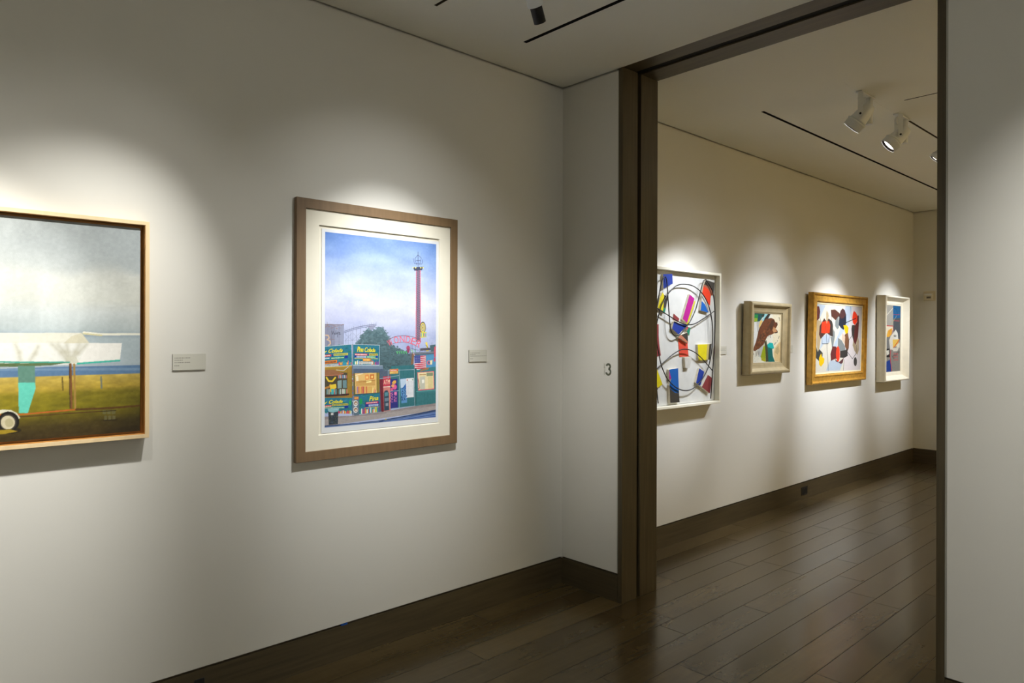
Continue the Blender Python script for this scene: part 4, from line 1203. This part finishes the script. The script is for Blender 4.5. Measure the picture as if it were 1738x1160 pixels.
p.poly([(60, 560), (180, 620), (270, 640), (264, 840), (60, 840)], (146, 144, 136)); p.poly([(60, 500), (170, 500), (170, 620), (60, 620)], (128, 128, 126))
p.poly([(50, 400), (196, 405), (200, 440), (135, 510), (50, 510)], (236, 224, 196)); p.line([(50, 402), (196, 408), (200, 450)], 9, (210, 34, 40)); p.poly([(135, 508), (150, 450), (190, 425), (186, 480), (160, 512)], (240, 178, 60))
for k in range(3):
    p.line([(160 + 14 * k, 440), (168 + 14 * k, 490)], 6, (212, 70, 46))
p.poly([(178, 500), (222, 440), (240, 470), (246, 535), (196, 540), (196, 630), (170, 630), (160, 540)], (232, 226, 210)); p.poly([(222, 440), (242, 480), (246, 530), (216, 536), (206, 500)], (240, 238, 228)); p.ell(216, 500, 12, 10, (60, 58, 56)); p.ell(217, 499, 6, 5, (230, 226, 214))
p.poly([(194, 534), (258, 532), (240, 590), (196, 612)], (244, 200, 90)); p.line([(258, 534), (202, 612)], 9, (216, 50, 40)); p.poly([(230, 585), (262, 560), (258, 610), (230, 612)], (232, 226, 206)); p.poly([(190, 612), (250, 614), (238, 642), (200, 645)], (226, 222, 206))
p.poly([(50, 625), (165, 620), (168, 700), (50, 700)], (34, 32, 32)); p.poly([(136, 640), (158, 632), (160, 672), (140, 682)], (232, 228, 214))
p.line([(178, 628), (170, 690), (178, 770), (184, 840)], 12, (214, 44, 50)); p.poly([(60, 840), (60, 790), (168, 722), (176, 770), (182, 840)], (24, 66, 152))
p.poly([(186, 690), (250, 640), (262, 650), (200, 720)], (116, 112, 106)); p.line([(60, 380), (136, 308), (196, 240)], 9, (228, 222, 204)); p.line([(205, 240), (228, 250), (240, 290), (236, 340)], 4, (24, 40, 60)); p.line([(200, 300), (258, 302)], 4, (206, 60, 70)); p.line([(205, 357), (256, 360)], 4, (206, 60, 70)); p.line([(176, 400), (232, 310)], 4, (206, 196, 120))
for i in range(3):
    for j in range(3):
        p.ell(208 + 15 * i, 668 + 28 * j, 6, 9, (206, 84, 84)); p.ell(208 + 15 * i, 668 + 28 * j, 3, 5, (156, 150, 142))
p.mottle(6, 60, 40, 51)
p.sheet('canvas', M_PIGM, t6, 0.015, M_EDGE, 0.68)

# ------------------------------------------------------------------ small fixtures on the walls
M_OUT = surface('black_plastic', (0.012, 0.012, 0.012), 0.35, 0.05)


def outlet(x0, x1, z0, z1, label):
    t = thing('power_outlet', label, 'power outlet', Matrix.Translation((x0, YW - 0.002, z0)), 'black baseboard outlets')
    w, h = x1 - x0, z1 - z0
    pl = MB().box((0, -0.004, 0), (w, -0.0002, h)).build('cover_plate', M_OUT, t, bevel=0.0015)
    for k in range(2):
        cx_ = w * (0.29 + 0.42 * k)
        MB().box((cx_ - w * 0.16, -0.0062, h * .18), (cx_ + w * 0.16, -0.0041, h * .82)).build('socket', M_BLACK, pl, bevel=0.001)
    return t


outlet(6.346, 6.474, 0.038, 0.114, 'black outlet in the dark baseboard through the doorway, below the gold frame')
outlet(0.984, 1.024, 0.006, 0.120, 'black outlet in the near baseboard, cut by the bottom edge of the photo')
M_TAPE = surface('blue_tape', S(16, 76, 160), 0.6, 0.05)
tag(MB().box((1.640, YW - 0.0022, 0.1536), (1.672, YW + 0.009, 0.1605)).build('tape_piece', M_TAPE), 'scrap of blue tape stuck in the groove above the near baseboard', 'tape')

M_DEV = surface('ivory_plastic', S(214, 204, 176), 0.4, 0.03)
M_CLEAR = surface('clear_cover', (0.75, 0.74, 0.68), 0.08, 0.01, spec=0.8)
M_DKP = surface('dark_plastic', S(92, 84, 64), 0.4, 0.05)
td = thing('wall_device', 'small ivory alarm box on the far wall, beside the right door jamb', 'wall device', Matrix.Translation((XF, 2.746, 1.992)))
MB().box((-0.012, -0.063, -0.058), (-0.0002, 0.063, 0.058)).build('back_plate', M_DEV, td, bevel=0.004)
bd = MB().box((-0.045, -0.050, -0.050), (-0.0121, 0.052, 0.030)).build('body', M_DEV, td, bevel=0.008)
MB().box((-0.060, -0.038, 0.004), (-0.0452, 0.040, 0.026)).build('lens', M_CLEAR, bd, bevel=0.005)
MB().box((-0.048, -0.026, -0.030), (-0.0452, 0.020, -0.008)).build('grille', M_DKP, bd, bevel=0.001)

# ------------------------------------------------------------------ lamps
M_LAMP = surface('lamp_white', S(226, 229, 230), 0.4, 0.02, (10, 10, 10))
M_LENS = glow('lamp_lens', (1.0, 0.93, 0.85), 6.0)
M_REFL = surface('lamp_reflector', (0.12, 0.10, 0.09), 0.15, 0.1, metal=0.9)
M_SCREW = surface('dark_screw', (0.01, 0.01, 0.01), 0.4, 0.1)


def aim(loc, target):
    z = (Vector(target) - Vector(loc)).normalized()
    return z.to_track_quat('-Z', 'Y').to_matrix().to_4x4()


def spot(name, loc, target, watt, deg, blend, col=(1.0, 0.93, 0.83), radius=0.03, parent=None):
    d = bpy.data.lights.new(name, 'SPOT')
    d.energy, d.spot_size, d.spot_blend, d.color, d.shadow_soft_size = watt, math.radians(deg), blend, col, radius
    o = bpy.data.objects.new(name, d); C.objects.link(o)
    o.matrix_world = Matrix.Translation(loc) @ aim(loc, target)
    if parent is not None:
        bpy.context.view_layer.update()
        mw = o.matrix_world.copy(); o.parent = parent; o.matrix_parent_inverse = parent.matrix_world.inverted()
    return o


def par_lamp(x, y, pivot_z, target, label, watt, deg, blend=1.0, spill=0.035, k=1.0):
    """white can lamp on a yoke below the track; local origin on the ceiling"""
    t = thing('track_lamp', label, 'track lamp', Matrix.Translation((x, y, H)), 'white can lamps on the far track')
    hp = (pivot_z - H) / k
    MB().box((-0.052, -0.019, -0.011), (0.165, 0.019, -0.0015)).build('track_adapter', M_LAMP, t, bevel=0.002)
    MB().lathe([(0.0215, -0.011), (0.0215, -0.172), (0.019, -0.176)], Matrix.Translation((0.112, 0, 0)), 24).build('transformer', M_LAMP, t)
    MB().lathe([(0.024, -0.006), (0.026, -0.004), (0.026, 0.004), (0.024, 0.006)], Matrix.Translation((-0.03, 0.0, -0.048)) @ Matrix.Rotation(math.pi / 2, 4, 'X'), 24).build('swivel_knob', M_LAMP, t)
    loc = Vector((x, y, pivot_z))
    R = aim(loc, target)
    fwd = R.to_3x3() @ Vector((0, 0, -1))
    hx = Vector((-fwd.y, fwd.x, 0)).normalized()      # tilt axis, level
    yk = MB()
    for sgn in (-1, 1):
        c = hx * (sgn * 0.0545)
        ax = hx
        tang = Vector((-hx.y, hx.x, 0))
        q = []
        for (tw, z) in ((0.014, -0.012), (-0.014, -0.012), (-0.015, hp - 0.006), (-0.009, hp - 0.015), (0.009, hp - 0.015), (0.015, hp - 0.006)):
            q.append(c + tang * tw + Vector((0, 0, z)))
        n = len(q); off = hx * 0.003 * sgn
        yk.add([p_ for p_ in q] + [p_ + off for p_ in q], [tuple(range(n)), tuple(range(n, 2 * n))[::-1]] + [(i, (i + 1) % n, n + (i + 1) % n, n + i) for i in range(n)])
    a, b = hx * 0.0575, hx * -0.0575
    tang = Vector((-hx.y, hx.x, 0))
    q = [a + tang * 0.014, b + tang * 0.014, b - tang * 0.014, a - tang * 0.014]
    yk.add([p_ + Vector((0, 0, -0.0105)) for p_ in q] + [p_ + Vector((0, 0, -0.0135)) for p_ in q], [(0, 1, 2, 3), (7, 6, 5, 4), (0, 1, 5, 4), (1, 2, 6, 5), (2, 3, 7, 6), (3, 0, 4, 7)])
    yk = yk.build('yoke', M_LAMP, t)
    L = Matrix.Translation((0, 0, hp)) @ R
    fl = L @ Matrix.Rotation(math.pi, 4, 'X')   # local +z = along the beam
    MB().lathe([(0.010, -0.078), (0.028, -0.074), (0.036, -0.060), (0.040, -0.040), (0.046, -0.010), (0.0505, 0.025), (0.052, 0.040)], fl, 36).build('housing', M_LAMP, t)
    bz = MB().lathe([(0.050, 0.0405), (0.0605, 0.041), (0.0615, 0.049), (0.0585, 0.053), (0.057, 0.090), (0.055, 0.092), (0.053, 0.090), (0.053, 0.045)], fl, 40, cap0=False, cap1=False).build('bezel', M_LAMP, t)
    MB().lathe([(0.0528, 0.088), (0.0500, 0.080), (0.0440, 0.076)], fl, 40, cap0=False, cap1=False).build('reflector_ring', M_REFL, bz)
    MB().lathe([(0.0438, 0.0755), (0.030, 0.078), (0.012, 0.0795), (0.0005, 0.080)], fl, 40, cap0=True, cap1=True).build('lens', M_LENS, bz)['label'] = 'bright glass lens'
    for sgn in (-1, 1):
        Ms = Matrix.Translation(hx * (sgn * 0.0585) + Vector((0, 0, hp))) @ hx.to_track_quat('Z', 'Y').to_matrix().to_4x4()
        MB().lathe([(0.0065, -0.003), (0.0065, 0.003)], Ms, 14).build('pivot_screw', M_SCREW, yk)['label'] = 'black pivot screw'
    tip = fl @ Vector((0, 0, 0.10))
    t.scale = (k, k, k)
    bpy.context.view_layer.update()
    tip = tip * k
    spot('lamp_beam', Vector((x, y, H)) + tip, target, watt, deg, blend, COOL, radius=0.028, parent=t)
    spot('lamp_spill', Vector((x, y, H)) + tip, target, watt * spill, 86, 1.0, NEUT, radius=0.035, parent=t)
    return t


NEUT = (1.0, 0.99, 0.955)
COOL = (0.95, 1.0, 1.08)
WARM2 = (1.0, 0.76, 0.38)
par_lamp(4.535, 1.711, 2.868, (4.281, YW, 1.50), 'white can lamp nearest the doorway on the far ceiling track', 130, 41, 0.9)
par_lamp(5.165, 1.711, 2.862, (4.45, YW, 1.55), 'white can lamp showing its bright lens, second on the far ceiling track', 76, 42, 0.85)
par_lamp(6.06, 1.711, H - 0.098, (5.63, YW, 1.56), 'white can lamp peeping out beside the right door jamb', 27, 54, 0.75, 0.09, k=0.68)

# the near lamp: slim white body with a black snoot
ta = Vector((1.929, 1.97, H))
tl = thing('track_lamp', 'slim white lamp with black snoot at the top edge of the photo', 'track lamp', Matrix.Translation(ta))
TGT = (XE, 2.43, 1.38)
zb = 2.742
dv = (Vector(TGT) - Vector((1.929, 1.97, 2.85))).normalized()
Rn = aim((1.929, 1.97, 2.85), TGT) @ Matrix.Rotation(math.pi, 4, 'X')
Pn = Matrix.Translation((0, 0, 2.86 - H)) @ Rn
MB().box((-0.016, -0.06, -0.012), (0.016, 0.06, -0.0005)).build('track_adapter', M_LAMP, tl, bevel=0.002)
MB().lathe([(0.006, 0.0), (0.006, -0.115)], Matrix.Translation((0, 0, -0.0125)), 16).build('stem', M_LAMP, tl)
MB().lathe([(0.022, -0.045), (0.0295, -0.040), (0.0315, 0.02), (0.0325, 0.056), (0.0315, 0.062), (0.025, 0.063)], Pn, 32).build('housing', M_LAMP, tl)
MB().lathe([(0.0245, 0.063), (0.0245, 0.127), (0.0235, 0.127), (0.0235, 0.068)], Pn, 32, cap0=False, cap1=False).build('snoot', M_BLACK, tl)['label'] = 'black snoot'
MB().lathe([(0.0230, 0.0655), (0.0100, 0.0668), (0.0005, 0.067)], Pn, 24).build('lens', M_LENS, tl)
tip = Vector(ta) + Pn @ Vector((0, 0, 0.136))
spot('lamp_beam', tip, TGT, 92, 38, 1.0, NEUT, radius=0.018, parent=tl)

# unseen lamps: track lamps on the visible walls, plus added fill lamps for bounce


def picture_or_fill_lamp(loc, target, watt, deg, spill=0.16, col=NEUT, wide=86):
    spot('picture_or_fill_lamp', loc, target, watt, deg, 1.0, col)
    if spill:
        spot('picture_or_fill_spill', loc, target, watt * spill, wide, 1.0, col, 0.04)


picture_or_fill_lamp((1.805, 1.778, 2.79), (1.88, YW, 1.46), 204, 50, 0.11, (0.985, 1.0, 1.0))
picture_or_fill_lamp((1.039, 2.004, 2.743), (0.464, YW, 1.378), 107, 54, 0.08)
picture_or_fill_lamp((0.331, 1.988, 2.734), (0.078, YW, 1.217), 168, 51.5, 0.045)
picture_or_fill_lamp((2.05, -0.1, 2.75), (XE, -0.10, 1.50), 126, 88, 0)
picture_or_fill_lamp((1.9, -1.9, 2.75), (XE, -2.0, 1.4), 170, 70)  # added fill lamp on an unseen stretch of wall, for bounce
for x in (-2.4, -1.2):  # added fill lamps behind the camera, raising the room's ambient light
    picture_or_fill_lamp((x, 1.9, 2.78), (x, YW, 1.4), 170, 60)
for x in (-2.0, 0.0, 1.8):  # added fill lamps on the unseen opposite wall, for bounce
    picture_or_fill_lamp((x, YR + 1.1, 2.78), (x, YR, 1.5), 200, 75)
picture_or_fill_lamp((6.483, 1.666, 2.76), (5.363, YW, 1.124), 205, 46, 0.03, COOL)
picture_or_fill_lamp((6.948, 1.524, 2.721), (6.969, YW, 1.17), 345, 51, 0.08, COOL)
picture_or_fill_lamp((8.473, 1.499, 2.739), (8.53, YW, 1.36), 205, 46, 0.04, COOL)
for x in (4.6, 6.2, 7.8):  # added warm fill lamps, unseen, tinting the second gallery's ambient light
    picture_or_fill_lamp((x, YR2 + 1.1, 2.76), (x, YR2, 1.4), 340, 75, 0.2, WARM2)

# ------------------------------------------------------------------ world, camera, view
w = bpy.data.worlds.new('world'); sc.world = w
w.use_nodes = True
w.node_tree.nodes['Background'].inputs['Color'].default_value = (0, 0, 0, 1)
w.node_tree.nodes['Background'].inputs['Strength'].default_value = 0

cd = bpy.data.cameras.new('camera'); cam = bpy.data.objects.new('camera', cd); C.objects.link(cam)
cd.sensor_fit = 'HORIZONTAL'; cd.sensor_width = 36.0; cd.lens = F_PX / 1738 * 36.0
cd.shift_x = 0.0; cd.shift_y = -(580.0 - V0) / 1738
cd.clip_start = 0.05
Rv = Vector(_r) * math.cos(ROLL) + Vector(_u) * math.sin(ROLL)
Uv = Vector(_u) * math.cos(ROLL) - Vector(_r) * math.sin(ROLL)
Bv = -Vector(_f)
cam.matrix_world = Matrix(((Rv.x, Uv.x, Bv.x, 0), (Rv.y, Uv.y, Bv.y, 0), (Rv.z, Uv.z, Bv.z, CAM_Z), (0, 0, 0, 1)))
sc.camera = cam
vs = sc.view_settings
vs.view_transform = 'Standard'; vs.look = 'None'; vs.gamma = 1.0; vs.exposure = 0.0
vs.use_curve_mapping = False
